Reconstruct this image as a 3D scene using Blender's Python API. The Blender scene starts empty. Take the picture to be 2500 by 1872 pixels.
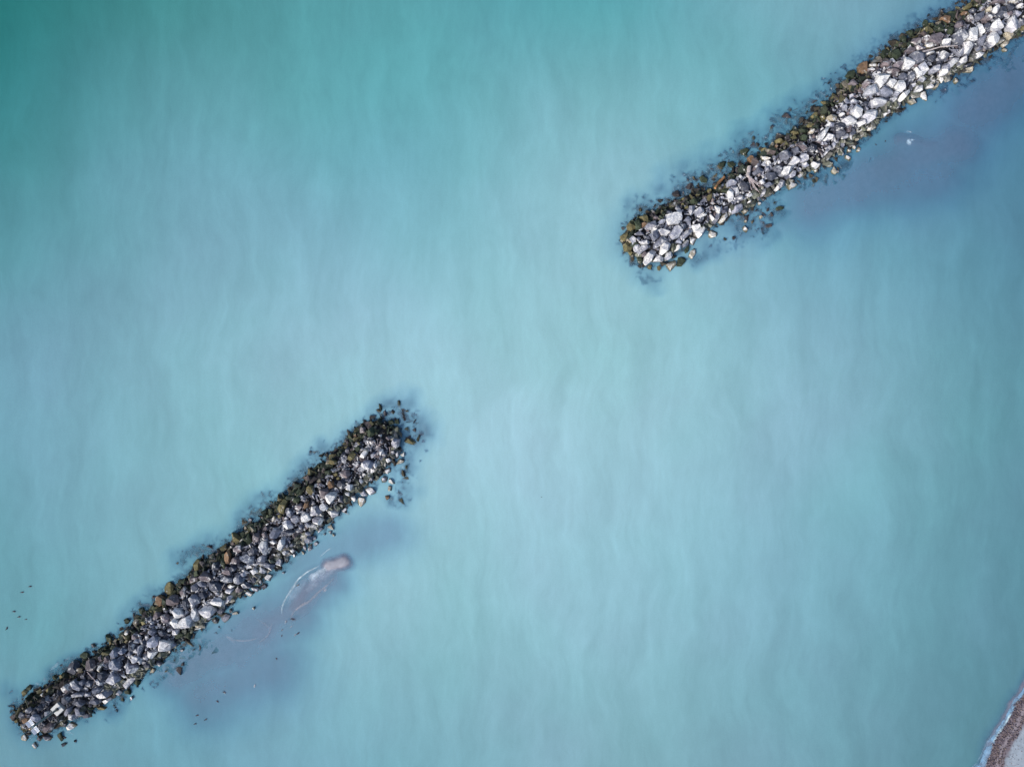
EXPOSURE = 1.0
ROCKS = """
@A
B 1095 300 1150 265 1215 280 1240 340 1220 400 1165 405 1125 365|smooth brown-grey rounded boulder on the seaward edge up from the beacon
D 885 330 930 290 1000 290 1035 340 1030 400 960 490 900 470 880 410|big dark egg-shaped boulder with one pale spot
G 1420 300 1475 250 1540 285 1555 360 1520 405 1450 395 1420 340|smooth grey dome-shaped boulder
L 1380 540 1445 425 1545 480 1550 540 1470 585|speckled silver boulder with a pointed top
L 1580 600 1660 500 1780 480 1740 540 1640 640 1590 630|long silver-grey leaning slab
L 1245 720 1290 690 1430 640 1465 690 1400 745 1290 765|long bright silvery boulder nearest the beacon
L 1300 800 1440 740 1495 740 1350 850 1310 840
L 1620 400 1650 340 1740 335 1780 385 1730 445 1640 440
L 1695 265 1735 210 1800 230 1795 285 1740 305
G 1420 190 1470 120 1535 150 1530 220 1470 245
G 1535 165 1580 115 1640 140 1620 180 1570 200
T 1255 415 1300 305 1330 330 1295 425
B 790 630 850 575 930 580 940 640 880 690 810 660
G 905 560 960 530 1070 620 1035 670 960 625
L 925 715 985 690 1080 690 1075 735 930 750
L 1080 735 1110 680 1165 700 1165 740
D 785 770 860 725 915 745 905 810 830 850
G 1155 810 1200 760 1275 790 1290 830 1220 855
G 960 810 1020 785 1090 835 1060 865 975 845
G 825 970 880 880 930 870 920 930 850 1005
L 860 1000 900 950 975 960 1000 1030 940 1050
G 970 900 1010 855 1060 930 1075 985 1000 990
T 870 1125 920 1065 985 1065 1010 1110 950 1155 880 1170|cream round boulder on the lagoon edge below the beacon base
D 785 1100 840 1050 890 1065 850 1140
D 1065 980 1110 930 1180 960 1210 1000 1100 1015
D 465 890 510 850 560 880 530 925 490 920
L 380 1020 430 970 510 1000 530 1060 450 1065
O 280 1050 330 1010 390 1010 380 1060 320 1090|orange-stained boulder beside the beacon solar panels
Y 195 1045 230 1020 250 1055 215 1085
D 340 900 400 870 440 910 400 950 350 950
D 235 960 300 940 345 975 300 1010 245 1000
Y 265 1095 300 1090 355 1170 330 1190
T 280 1250 330 1220 380 1260 350 1310 300 1300
Y 275 690 320 640 380 650 340 720 300 760
M 345 620 390 580 425 600 405 650 370 660
M 350 730 400 710 430 740 390 780
Y 610 640 640 615 665 655 630 695 600 680
Y 765 470 810 440 845 470 825 530 775 520
M 690 470 730 450 755 490 725 530 690 510
M 1030 190 1080 155 1150 165 1180 210 1130 250 1060 235
M 1270 130 1310 100 1360 150 1330 190 1280 175
B 1270 230 1310 205 1330 270 1290 300
B 1335 240 1390 210 1415 290 1370 310
D 1185 60 1225 50 1250 85 1210 110
T 425 1360 455 1320 500 1370 470 1415 430 1395|small half-white boulder standing in water off the beacon tip
M 745 1230 800 1190 830 1290 810 1320
D 560 1250 630 1225 690 1265 660 1305 590 1300
D 470 1270 530 1240 560 1290 520 1325
D 790 1355 850 1335 875 1350 830 1385
M 1605 680 1660 640 1710 655 1700 710 1620 710
L 1490 665 1540 640 1590 690 1560 720 1500 700
Y 1260 870 1310 850 1390 880 1360 910 1280 905
L 1690 750 1720 725 1735 760 1700 790
G 1030 545 1080 530 1110 570 1070 600 1040 590
G 1105 560 1150 540 1200 570 1180 610 1120 600
L 1230 530 1275 505 1330 560 1320 600 1260 575
G 1190 640 1250 605 1320 640 1290 690 1210 690
T 530 710 560 690 555 740
G 560 950 620 930 660 970 610 1000
B 600 1100 650 1060 700 1100 670 1180 590 1200 560 1150
D 700 1000 760 990 810 1040 770 1070 720 1050
M 1100 850 1160 845 1230 885 1200 920 1110 880
D 1270 440 1330 420 1400 470 1370 540 1290 520
@B
L 585 770 590 700 640 655 700 670 720 740 690 790 620 790
W 720 700 790 695 890 740 870 835 725 830|bright white rectangular boulder lying flat
W 580 845 640 850 715 850 640 945 600 910|white boulder pointing down like a shark tooth
W 905 575 985 560 980 620 910 630|small white cube-shaped boulder
W 990 460 1040 415 1140 375 1165 440 1130 545 1020 555|large plain white four-sided boulder of the lower breakwater
W 870 480 920 420 975 440 1005 545 930 540
W 890 350 945 285 1010 310 1050 375 990 420 915 405|white boulder with grey speckled top
W 1265 310 1330 250 1410 255 1460 330 1400 400 1320 415|big white five-sided boulder stained grey in its middle
L 1150 300 1185 280 1230 330 1235 450 1200 460 1165 380|narrow upright boulder with a white left edge
W 1390 210 1420 165 1510 145 1575 195 1545 260 1440 240
L 1580 180 1640 120 1690 100 1680 150 1620 220 1585 215
L 1125 150 1185 105 1240 145 1255 220 1160 255 1130 200|speckled pale block with a white lower face
D 1025 190 1110 165 1140 250 1100 295 1060 310
B 830 180 880 130 960 130 1000 190 975 240 900 260 840 230|cracked brown-grey round boulder
O 680 150 740 120 810 160 820 230 760 260 700 220|dark boulder with an ochre left edge
Y 690 270 720 245 745 280 710 300
B 730 410 800 365 860 410 850 470 770 475
B 690 330 740 340 760 385 700 430 650 450
T 290 580 330 565 345 610 320 640 295 620
B 380 640 420 605 470 640 440 690 390 690
D 335 740 380 715 420 760 410 830 365 870 335 820
G 450 790 490 765 520 810 490 880 465 910
D 480 740 540 700 580 740 550 780 500 770
G 525 920 570 890 610 930 580 960 540 950
W 475 950 500 960 495 1010 475 1000
D 530 990 580 960 620 1010 600 1065 545 1040
T 625 1080 660 1055 695 1080 660 1130 630 1115
M 380 1250 450 1210 520 1230 480 1280
D 660 970 740 950 800 1000 740 1040
M 920 640 1000 600 1060 610 1040 660 960 680
M 1060 590 1130 560 1155 620 1140 690 1090 690 1060 640|mossy square boulder under the large white boulder
T 1195 510 1235 480 1290 495 1300 525 1215 535
L 1340 410 1400 395 1425 410 1385 440
L 1525 365 1580 335 1670 375 1640 430 1585 480|pinkish triangular boulder pointing down at the lagoon
D 1470 290 1540 270 1590 310 1540 370 1480 330
T 1680 345 1750 325 1770 360 1700 365
D 1640 310 1670 285 1690 330 1660 350
D 1420 430 1480 380 1530 420 1500 480 1450 480
M 440 460 480 400 540 420 570 460 520 500 460 495
Y 500 460 560 440 570 480 520 510
M 270 440 320 410 370 440 340 490 285 480
M 480 290 530 270 560 310 520 370 485 350
M 20 640 90 610 140 660 120 720 40 710
Y 90 710 120 690 130 740 100 770
Y 285 720 340 660 350 690 310 740
S 490 230 560 180 640 190 660 250 590 310 510 280
L 890 760 920 735 955 770 915 800
L 1010 825 1040 810 1065 825 1030 850
G 585 590 640 560 690 600 650 640 600 630
D 700 600 770 580 830 620 780 650
D 740 880 780 860 770 930 735 930
M 780 880 840 850 850 910 800 930
@C
Y 285 700 300 640 365 625 405 680 405 780 340 800 290 770|ochre upright boulder standing at the seaward edge
B 455 790 520 700 555 730 545 820 490 830
Y 650 400 690 345 740 350 775 450 760 480 690 500 660 470|yellow-sided boulder jutting into the sea
M 500 610 540 590 570 640 540 670 505 650
B 610 590 640 550 710 570 715 610 650 640 600 660
B 720 570 770 510 840 540 895 590 850 640 760 610|smooth brown-grey wedge-shaped boulder
D 820 680 860 640 960 640 1025 680 1010 750 900 745 840 720|broad dark slab with a pale rim
G 690 645 750 615 820 680 800 710 710 680
G 620 690 690 640 720 700 680 760 620 760
D 880 420 910 390 970 380 1000 450 950 490 890 470
M 1000 340 1040 320 1080 400 1050 470 1020 440
O 1060 270 1100 220 1130 290 1120 400 1075 400 1055 330
Y 1130 10 1170 5 1290 70 1270 110 1195 150 1160 90|olive triangular boulder pointing out to sea
B 1170 200 1210 160 1275 160 1280 240 1230 260 1170 240
D 1330 250 1420 180 1490 220 1440 290 1340 280
G 1245 320 1330 270 1430 310 1420 390 1380 420 1280 350|large slate-grey boulder with a white streak
L 1490 180 1510 115 1600 115 1605 240 1575 300 1520 220|pale kite-shaped boulder pointing down
W 1740 160 1770 90 1830 80 1835 140 1780 235 1740 200|white almond-shaped boulder
G 1480 330 1520 300 1585 310 1570 385 1490 370
B 1130 350 1190 310 1260 330 1240 400 1150 400
B 1010 520 1080 450 1130 480 1140 545 1060 540
D 1090 460 1180 410 1220 450 1180 500 1130 490
D 1210 430 1270 400 1310 450 1260 480
G 1170 600 1200 545 1260 540 1310 590 1290 640 1230 675 1180 640|grey boulder with a white cap
L 1260 530 1310 500 1330 560 1280 570
W 1380 495 1430 465 1490 490 1470 520 1420 545|small brilliant white boulder among grey ones
L 1475 470 1520 430 1590 500 1570 530 1520 510
G 1500 390 1600 380 1700 420 1660 490 1590 450
W 1575 570 1610 530 1700 560 1650 630 1590 600|white-faced cube on the lagoon edge
G 1265 660 1310 625 1400 680 1370 730 1290 710
B 1180 740 1230 690 1290 740 1270 770 1200 770
T 1330 770 1380 735 1430 780 1400 820 1350 810
T 1080 690 1130 660 1190 690 1140 720
G 995 600 1060 560 1160 590 1150 640 1060 650
D 910 620 960 570 1000 600 960 640
L 1060 760 1090 710 1165 730 1130 790 1070 790
L 1400 700 1460 680 1510 720 1480 765 1420 740
L 1490 620 1530 600 1555 640 1510 665
D 1520 680 1580 660 1610 700 1560 740
G 915 780 960 755 990 790 960 815
D 1390 590 1440 560 1480 620 1430 660
D 710 790 780 760 830 830 780 850
S 860 240 930 160 970 170 980 260 920 320
@D
Y 940 330 970 260 1020 205 1070 230 1040 330 1025 400 960 370|golden ochre boulder leaning over the seaward edge
G 1055 370 1090 330 1150 370 1140 420 1060 430
M 1140 210 1200 170 1250 190 1210 260 1140 240
M 1050 165 1110 145 1150 190 1090 200
B 1175 280 1250 255 1275 300 1220 350 1165 320
O 1280 290 1310 230 1350 240 1340 300 1290 335
Y 1320 50 1350 20 1400 40 1410 110 1370 150 1320 100
M 1180 110 1220 60 1250 80 1210 140
B 1480 90 1510 65 1600 70 1610 120 1560 200 1500 190|brown-grey block with a rusty left edge
W 1570 150 1620 110 1710 110 1700 180 1620 270 1580 240|white teardrop-shaped boulder
W 1480 300 1530 240 1600 320 1550 355 1500 330
L 1350 330 1380 300 1440 290 1500 330 1505 390 1440 410 1370 425 1350 380|broad pale cracked boulder
W 1590 370 1660 330 1740 350 1720 420 1660 440
W 1250 420 1280 370 1340 390 1370 470 1310 500 1260 490|white fan-shaped boulder
L 1115 450 1150 410 1200 420 1230 480 1180 520 1130 490
L 1395 460 1430 425 1500 435 1530 480 1490 540 1400 510
L 1005 500 1050 475 1110 480 1140 580 1060 590 1020 550|silver flat-topped block with a dark right side
G 845 660 890 575 960 580 985 630 930 710 850 710|tall slate block near the middle of the lower breakwater
D 1030 620 1100 600 1150 640 1100 680 1040 660
G 1280 700 1330 650 1390 690 1390 760 1310 780
L 1290 640 1340 620 1370 660 1320 680
L 1410 780 1450 740 1480 770 1440 810
L 1335 820 1390 770 1395 850 1350 875
L 1275 770 1310 790 1320 870 1285 860
L 1380 680 1440 670 1450 720 1410 730
L 835 750 880 730 925 770 890 790
B 620 700 640 650 690 640 715 690 690 750 640 770
B 740 650 780 620 800 700 770 730
M 530 720 560 640 590 700 620 740 570 800
B 750 590 790 550 830 580 790 610
T 870 450 905 420 925 460 880 500
Y 945 410 990 390 1000 430 960 450
M 720 460 780 440 800 500 740 510
T 1590 560 1640 520 1680 600 1640 590
L 1535 650 1570 640 1560 670
L 1600 620 1640 610 1640 660
T 1655 640 1700 680 1660 680
T 1255 870 1295 890 1290 920 1265 910
L 1100 860 1130 830 1180 870 1140 900
L 1000 880 1050 860 1080 900 1030 930
L 1140 930 1165 880 1180 930 1160 960
G 1040 800 1080 770 1090 820 1060 840
G 1090 790 1140 770 1150 810 1110 820
G 1220 540 1260 520 1270 580 1220 600
L 1445 580 1510 560 1540 590 1470 640
G 1290 520 1330 500 1370 540 1330 575
L 920 1040 960 940 1000 1000 985 1070
D 560 460 590 440 620 470 600 510
L 1000 1150 1030 1140 1040 1160 1010 1165
T 615 1610 640 1590 650 1625 635 1635
@E
B 630 850 680 805 735 820 755 870 720 910 650 900|round brown boulder like a ball
O 475 980 510 940 560 960 570 1010 510 1040|rust-stained boulder of the lower breakwater
L 870 770 905 695 980 700 1025 730 1010 790 950 810|big pale boulder with a blue-grey top
W 1090 570 1140 560 1160 620 1110 640|small white block near the pinkish twigs
T 860 660 920 570 970 570 960 620 900 690
W 1020 740 1050 710 1080 760 1050 800
W 1165 680 1220 670 1250 700 1200 730
W 1170 810 1220 780 1245 830 1200 860 1175 850
W 700 1040 730 980 785 990 765 1060 730 1050
T 1290 750 1330 680 1405 690 1390 725 1320 745|cream arrow-shaped boulder on the reef's right edge
T 1350 630 1400 600 1400 650 1370 650
L 1240 490 1270 440 1345 450 1335 530 1300 555 1250 530|pale boulder with a green mossy top
Y 1395 460 1420 420 1540 440 1555 500 1520 520 1410 490|olive oblong boulder awash off the breakwater tip
S 1545 350 1570 320 1650 350 1640 390 1600 410 1550 380|drowned brown boulder farthest off the lower breakwater tip
S 1575 470 1640 440 1665 490 1600 490
B 870 370 880 300 940 310 940 350 905 390
M 960 400 970 330 1010 300 1045 330 1040 400 990 430|dark mossy ribbed boulder at the tip
B 1170 430 1210 410 1250 440 1210 460
O 795 400 820 380 835 410 820 440
Y 720 680 750 620 780 585 830 620 800 680 760 705|bright yellow-faced pyramid boulder
Y 480 730 520 690 600 710 600 745 550 750
Y 835 485 860 475 885 510 860 515
M 800 560 850 520 890 560 840 600
S 340 880 400 820 460 830 440 900 380 950
M 430 830 510 810 560 840 500 870
Y 555 860 590 840 610 870 575 890
Y 585 910 620 890 635 920 600 930
T 830 1180 870 1130 930 1140 945 1190 890 1250 840 1215|cream boulder bulging from the lagoon edge
L 920 1040 980 1010 1030 1030 1080 1090 1000 1110 950 1080|pale fluted boulder with a pointed right end
L 860 1080 880 1020 960 1090 970 1130 900 1120
L 1120 920 1170 870 1200 910 1180 970 1130 960
T 1210 950 1220 900 1295 975 1250 980
T 1205 1060 1210 1000 1250 1010 1250 1060
O 1165 1120 1220 1115 1225 1150 1190 1170
W 760 1140 800 1100 830 1170 800 1190
W 690 1080 740 1080 745 1120 705 1110
D 590 1000 620 940 670 930 690 980 620 1020
L 860 940 880 910 910 950 890 980
G 990 640 1050 590 1060 640 1010 680
B 980 470 1020 440 1040 500 1000 520
L 1295 600 1320 585 1330 640 1305 670
S 1350 330 1380 360 1385 400 1345 410
G 990 870 1030 880 1020 940 980 940
M 1280 230 1330 200 1340 270 1290 260
M 1200 230 1260 215 1280 260 1220 280
S 600 590 640 540 690 560 650 620
S 690 400 740 400 740 440
G 1240 590 1280 580 1290 620 1250 630
B 810 740 850 720 870 760 830 790
W 640 1300 735 1235 740 1250 690 1310
@F
W 860 600 960 590 1085 580 1090 690 1040 750 905 760 880 700|great white boulder with a brown left shoulder
L 565 780 600 740 710 700 730 790 640 840 570 820|pinkish pale boulder beside the orange one
O 510 740 560 720 600 740 570 790 510 810|orange-brown boulder at the upper breakwater tip
G 610 910 690 850 740 830 785 920 700 1000|flat grey slab with one white corner
W 745 840 790 815 870 830 930 860 870 915 790 910
L 910 910 980 790 1040 760 1100 840 1050 940 970 965|big silver-grey oblong boulder at the upper breakwater tip
L 1060 920 1150 850 1220 820 1240 860 1150 950 1090 980
W 1230 770 1345 750 1355 800 1290 860 1250 840
W 1280 860 1400 775 1425 830 1390 900 1335 955 1290 900|white split boulder tapering to a point below
G 690 1040 790 930 880 940 890 990 780 1010 720 1100 690 1090|dark layered slab at the upper breakwater tip
W 775 1180 800 1000 870 995 930 1050 900 1130 810 1195|white egg-shaped boulder
W 545 1290 570 1190 680 1100 725 1150 650 1290 580 1340|long white six-sided boulder leaning right
L 445 1140 510 1060 590 1050 605 1100 490 1185
L 400 1080 430 1035 500 1060 440 1150 410 1130
L 340 960 380 920 425 960 420 1030 380 1050
T 300 970 330 960 370 1035 330 1020
Y 200 930 270 875 330 860 310 920 260 1010 215 1025|golden boulder at the very end of the upper breakwater
Y 245 1050 290 1010 385 1070 360 1130 320 1150 260 1140|yellow ridged boulder under the golden one
Y 320 1160 360 1130 380 1180 350 1205
Y 300 770 360 700 410 720 420 820 370 860 310 830|olive dome-shaped boulder in the water
M 410 710 480 700 505 750 500 830 430 840
Y 480 650 560 600 610 670 630 720 540 720|half-drowned olive pyramid
B 680 660 710 620 755 660 720 700
L 735 730 790 690 860 680 865 720 780 760
W 680 1290 730 1190 830 1240 820 1290 720 1290
W 830 1230 870 1170 950 1140 990 1180 930 1250 850 1290
T 850 1370 890 1290 990 1250 1010 1350 960 1400 910 1450|cream boulder with a yellow foot at the bottom of the tip
M 1010 1370 1030 1240 1140 1230 1145 1290 1080 1370|greenish-grey square boulder beside the cream one
T 1180 1230 1210 1150 1280 1090 1290 1180 1230 1260|cream upright boulder in a small pool
M 1120 1130 1170 1070 1200 1080 1180 1160 1140 1180
W 1200 970 1240 920 1320 950 1260 1060 1210 1050
W 985 1150 1000 1050 1090 1060 1080 1100 1020 1140
G 1090 1050 1150 980 1195 990 1180 1060 1110 1090
L 1005 1000 1050 950 1100 980 1090 1030 1020 1020
T 1475 870 1520 830 1610 880 1580 940 1500 960 1470 940|cream craggy boulder alone in the water
L 1190 560 1200 490 1255 490 1260 560 1220 610
L 1270 560 1330 510 1400 520 1420 570 1340 620 1290 600
W 1335 640 1440 590 1450 620 1360 660
M 1210 410 1260 380 1320 400 1310 470 1230 470|round olive boulder with a groove
Y 1090 380 1130 365 1140 400 1095 410
Y 1130 510 1170 480 1185 530 1140 540
Y 1085 460 1110 440 1125 480 1090 490
Y 1455 350 1520 305 1530 360 1500 410 1455 410|yellow-green boulder below the orange log
Y 1460 260 1500 240 1530 280 1480 305
G 410 890 470 860 540 870 560 910 430 910
G 540 920 590 910 640 970 590 975
G 430 960 460 935 500 960 470 1000
L 490 1000 560 980 650 1000 610 1040 510 1040
B 510 1190 550 1150 600 1160 570 1210 530 1220
M 440 1220 490 1210 530 1280 510 1330 460 1310
Y 590 1370 620 1340 660 1350 640 1410 600 1400
Y 730 1370 760 1350 790 1390 770 1430 740 1420
G 1120 700 1180 630 1230 690 1190 730
D 920 790 960 770 990 800 950 820
D 760 780 820 760 840 790 790 810
G 1060 750 1130 740 1170 790 1120 830 1080 800
S 980 260 1030 240 1090 270 1040 310 990 300
S 590 430 630 400 690 420 650 470
S 1340 70 1400 40 1460 80 1440 140 1370 140
D 215 800 250 790 265 830 230 840
@G
W 570 990 620 930 650 990 650 1110 610 1140 575 1070|upright white boulder left of the stump roots
L 625 920 660 890 700 910 730 1020 690 1060 650 980
L 550 880 590 825 690 815 710 850 690 900 570 930
D 715 880 760 850 840 860 900 920 860 990 740 960|dark block under the stump roots
L 400 950 520 870 540 890 450 960
G 1225 640 1280 610 1360 640 1340 720 1290 760 1240 690|slate boulder right of the stump
D 1125 730 1180 710 1240 730 1275 780 1220 830 1140 790|smooth blue-slate oval boulder
W 1340 720 1380 630 1490 640 1500 690 1440 745 1370 750|white drum-shaped boulder
W 1450 600 1520 490 1580 480 1615 530 1590 580 1500 620|white knobbly boulder leaning right
L 1610 480 1650 430 1730 480 1730 540 1660 560 1620 530
W 1770 590 1810 550 1910 590 1870 650 1790 640|white boulder at the lagoon edge with a beak on its right
T 1810 700 1850 650 1870 670 1830 740
L 1650 600 1720 560 1760 610 1700 640
G 1330 430 1380 400 1490 400 1495 480 1430 540 1345 520|grey boulder with an ochre stain
B 1570 300 1630 260 1700 310 1720 380 1670 410 1600 360|slate boulder with a brown top under the planks
D 1720 370 1780 310 1860 330 1850 400 1790 430 1730 410|dark blue-slate square boulder
G 1500 390 1560 350 1610 390 1600 440 1530 440
T 1060 480 1110 490 1190 520 1120 550 1070 520
T 1115 570 1170 530 1190 590 1160 610
O 860 500 900 470 960 520 970 560 920 590 870 550|ochre boulder just above the driftwood stump
Y 1260 250 1310 225 1400 260 1370 300 1270 300|lemon-topped boulder left of the planks
Y 1045 380 1110 360 1185 385 1160 410 1060 410
O 1225 380 1260 320 1310 310 1300 340 1250 390
L 1250 960 1340 810 1400 840 1390 900 1280 985|pale oblong boulder on the lagoon edge
T 1405 900 1460 870 1550 865 1570 900 1530 940 1450 975 1420 950|cream bean-shaped boulder in the lagoon
W 1030 840 1070 810 1120 860 1060 890
L 1040 1050 1080 950 1125 950 1100 1040 1060 1075
T 1000 1180 1010 1120 1040 1130 1045 1180 1020 1200
G 995 1080 1020 1065 1050 1100 1020 1120
G 1060 1100 1095 1095 1095 1130 1070 1135
L 670 1090 750 1040 820 1070 790 1110 700 1115
W 860 1050 910 1020 925 1050 890 1075
W 855 1150 910 1100 920 1120 870 1170
T 440 1430 500 1310 560 1300 570 1350 510 1430 470 1450|pale slab with a yellow lower end
G 350 1420 400 1310 440 1300 450 1370 400 1450
W 380 1200 420 1185 480 1260 470 1300 430 1290
T 760 1280 800 1240 870 1240 840 1310 800 1325
L 630 1260 680 1190 760 1170 800 1230 740 1280 650 1310|layered wavy-grained boulder
M 740 400 850 360 880 400 830 480 760 470|large drowned green boulder above the stump
M 560 580 640 560 680 610 640 655 580 640
M 430 600 490 540 550 570 520 640 450 640
S 470 440 520 380 580 460 540 500|lone drowned purple-brown boulder out at sea
M 160 790 230 740 290 790 260 870 180 860
Y 1470 150 1510 115 1600 120 1600 160 1520 180|pale olive loaf-shaped boulder
M 1600 100 1660 70 1720 100 1700 150 1620 140
Y 1710 40 1760 10 1815 30 1770 70
M 1640 180 1690 160 1730 210 1710 270 1650 240
T 1740 130 1800 80 1835 90 1800 150 1750 170
S 1050 200 1100 180 1155 210 1110 235
D 1180 60 1210 30 1235 60 1200 90
T 1020 1350 1060 1330 1080 1360 1030 1400
T 780 1510 820 1480 855 1550 840 1590 790 1560|ochre oval boulder alone in the lagoon
T 805 1410 835 1405 845 1440 810 1445
M 1260 1230 1300 1210 1380 1215 1370 1250 1270 1270
L 1115 640 1150 630 1165 690 1125 700
G 930 720 1020 640 1080 660 1070 710 960 760
G 1080 900 1150 860 1240 880 1160 930
L 1590 760 1640 720 1665 750 1620 790
G 710 790 750 740 790 780 770 830
L 1450 760 1510 690 1560 700 1540 770 1480 790
@H
W 1410 290 1440 190 1560 180 1595 220 1540 320 1480 380|tall white rectangular boulder of the upper breakwater
W 1570 320 1610 250 1710 290 1650 385
W 1675 370 1730 280 1800 280 1835 390 1780 450 1690 400|white pear-shaped boulder
W 1255 450 1290 370 1380 335 1465 380 1450 440 1350 490 1270 500|white hump-backed boulder
L 1465 430 1520 360 1640 420 1650 480 1570 510 1480 470|white-topped boulder with brown layered sides
L 1660 450 1700 410 1755 460 1720 510 1670 490
W 1720 540 1800 450 1890 410 1905 440 1790 570
W 1340 580 1370 545 1500 530 1560 580 1540 620 1380 650 1345 630|long white loaf-shaped boulder
L 1590 550 1680 505 1710 540 1680 580 1600 590
G 1700 620 1720 575 1760 620 1740 680 1710 680
W 1065 700 1140 610 1200 605 1215 690 1200 790 1130 830 1070 760|white boulder with a horn-like top
W 920 850 1050 765 1120 860 1110 900 990 925 940 900|bright white square block
W 1215 790 1280 710 1380 680 1450 750 1400 830 1310 890|broad white barrel-shaped boulder
W 1125 880 1190 820 1280 870 1270 900 1190 935
T 710 800 750 770 850 775 830 850 790 870 720 830|cream block left of the bright white square one
D 815 930 860 880 940 890 970 940 930 1000 840 1000|dark slate cracked boulder
G 830 1010 950 990 960 1060 890 1105 830 1070
W 565 1140 600 1050 700 950 735 960 680 1060 620 1150|long pale boulder lying diagonally
L 660 1140 720 1030 790 1020 810 1090 760 1130
L 700 910 740 870 800 890 810 940 740 950
B 1560 140 1600 95 1700 95 1750 150 1700 190 1600 190|dark smooth oval boulder
B 1500 30 1520 0 1640 0 1655 50 1580 80 1510 60
O 1150 80 1190 20 1270 5 1310 70 1290 150 1220 180 1160 150|mossy boulder with an orange crest
M 950 230 1010 150 1080 140 1125 210 1080 260 980 280|dark green dome awash at the seaward edge
B 1010 330 1070 260 1140 270 1165 320 1100 365 1030 360
B 1210 330 1270 260 1330 260 1320 330 1260 380 1220 380|brown layered boulder left of the white ones
T 1310 50 1350 25 1440 70 1400 90 1320 80
B 1290 110 1370 85 1410 120 1370 150 1300 140
M 880 340 930 290 980 320 960 390 890 400
S 700 450 760 415 830 440 820 490 740 510
Y 600 590 650 560 700 600 660 640
S 500 480 520 450 620 480 580 560 510 540
Y 475 790 520 740 590 740 570 790 500 820
Y 610 800 640 755 700 830 650 850
Y 410 930 450 880 520 920 440 965
L 1045 570 1090 540 1160 570 1130 605 1060 600
L 920 640 960 620 995 660 980 705 930 690
L 885 760 930 730 960 770 920 790
T 1280 960 1330 930 1370 970 1340 1000 1290 1000
T 1140 1020 1200 980 1300 930 1290 960 1180 1020
L 945 1080 980 1035 1020 1070 1000 1110 950 1115
T 985 1290 1010 1250 1055 1290 1040 1320 990 1310
T 1060 1220 1080 1200 1120 1240 1100 1280 1065 1260
T 1115 1300 1150 1240 1190 1250 1160 1310 1125 1320
T 925 1380 960 1355 1055 1415 1045 1445 1030 1445|cream bar-shaped stone lying in the shallows
L 890 1330 920 1310 950 1340 920 1365
T 1095 1120 1140 1110 1165 1135 1120 1165
T 750 1590 800 1510 840 1600 820 1640 770 1625|cream triangular boulder alone off the lagoon side
L 840 1580 875 1590 860 1620
W 1500 760 1530 730 1570 760 1540 800
W 1560 710 1600 700 1610 750 1580 760
D 1220 600 1270 580 1290 640 1250 660
G 1740 220 1780 170 1840 180 1850 240 1790 270
G 1880 200 1930 150 1970 180 1960 280 1890 290
G 870 1200 920 1170 965 1200 940 1240
L 775 1190 800 1160 825 1200 800 1260
L 720 1240 740 1200 760 1270 740 1290
L 660 1340 700 1260 725 1290 690 1350
@I
W 540 950 650 875 710 940 700 990 630 1080 590 1060|big white rounded-cube boulder with a wedge at its left
W 490 990 510 970 590 1060 580 1100 545 1115 500 1060
W 320 920 340 840 400 840 480 900 480 940 410 1005 330 990|pale boulder with a grey peppered top
G 420 800 470 750 570 745 640 810 630 880 530 920 440 870|large blue-grey rounded boulder
G 850 790 890 740 990 730 1000 780 960 850 870 870
W 970 910 1050 830 1110 860 1100 900 1010 985 980 970|white finger-like boulder
L 860 1080 900 900 950 895 1000 990 970 1060 900 1090|pale fluted boulder of the upper breakwater
L 700 1010 760 960 870 940 880 1000 780 1050 720 1060
L 1190 710 1185 620 1305 615 1325 700 1320 770 1200 785|pale grey rectangular boulder with a white crown
L 1100 760 1180 700 1180 800 1140 820
W 1240 500 1290 420 1380 410 1405 500 1380 590 1290 610 1240 560|large white and brown mottled boulder
G 1050 500 1120 450 1230 420 1240 560 1180 640 1080 640 1060 570|large flat grey boulder of the upper breakwater
W 1385 390 1430 335 1470 380 1505 470 1450 510 1410 440
W 1570 390 1650 300 1720 265 1770 340 1740 430 1640 430|white dome-shaped boulder near the top edge
W 1830 350 1870 260 1945 230 1975 330 1960 430 1910 470 1840 410|white upright boulder nearest the top right corner
W 1540 590 1560 510 1620 450 1720 540 1690 610 1640 660 1560 620|white peaked boulder with a tan skirt
G 1400 560 1500 500 1530 560 1510 640 1420 620
G 1360 220 1480 170 1480 260 1420 300 1370 270
B 1480 260 1530 200 1610 230 1600 290 1520 310
T 1525 140 1580 80 1620 110 1590 170 1540 170
L 1620 120 1690 70 1715 130 1670 200 1620 170
D 1680 220 1740 100 1800 100 1800 170 1740 240|long dark slate boulder near the top edge
D 1810 80 1870 50 1930 110 1900 160 1830 140
L 1935 190 1980 130 2030 190 2000 235 1950 225
L 1970 75 2010 55 2060 75 2020 105
T 1870 10 1930 -20 2000 10 1960 50 1890 50
B 705 590 740 500 850 480 890 540 850 640 760 640|large brown-grey boulder above the driftwood branch
W 885 590 930 545 1000 555 1000 610 950 655 900 640
T 635 655 680 620 740 620 770 680 700 700 650 690|pinkish square boulder at the branch's thick end
B 580 560 640 520 715 530 700 600 640 620
B 435 610 480 550 570 570 575 620 500 665
B 490 680 560 640 640 680 640 720 540 740
B 350 730 420 690 510 710 480 760 380 755
Y 610 420 680 375 745 390 740 480 680 500 620 480|yellow-striped boulder on the seaward edge
M 590 340 630 285 690 360 650 400 605 390
M 810 400 850 340 920 420 930 480 860 490 820 450
O 870 260 930 220 990 250 1000 330 950 360 900 320|orange-topped mossy boulder by the dark sea
M 970 180 1050 160 1080 200 1040 260 990 230
M 960 450 1020 350 1060 410 1040 490 980 500
B 1070 370 1110 310 1200 300 1215 340 1150 400 1080 410
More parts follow.
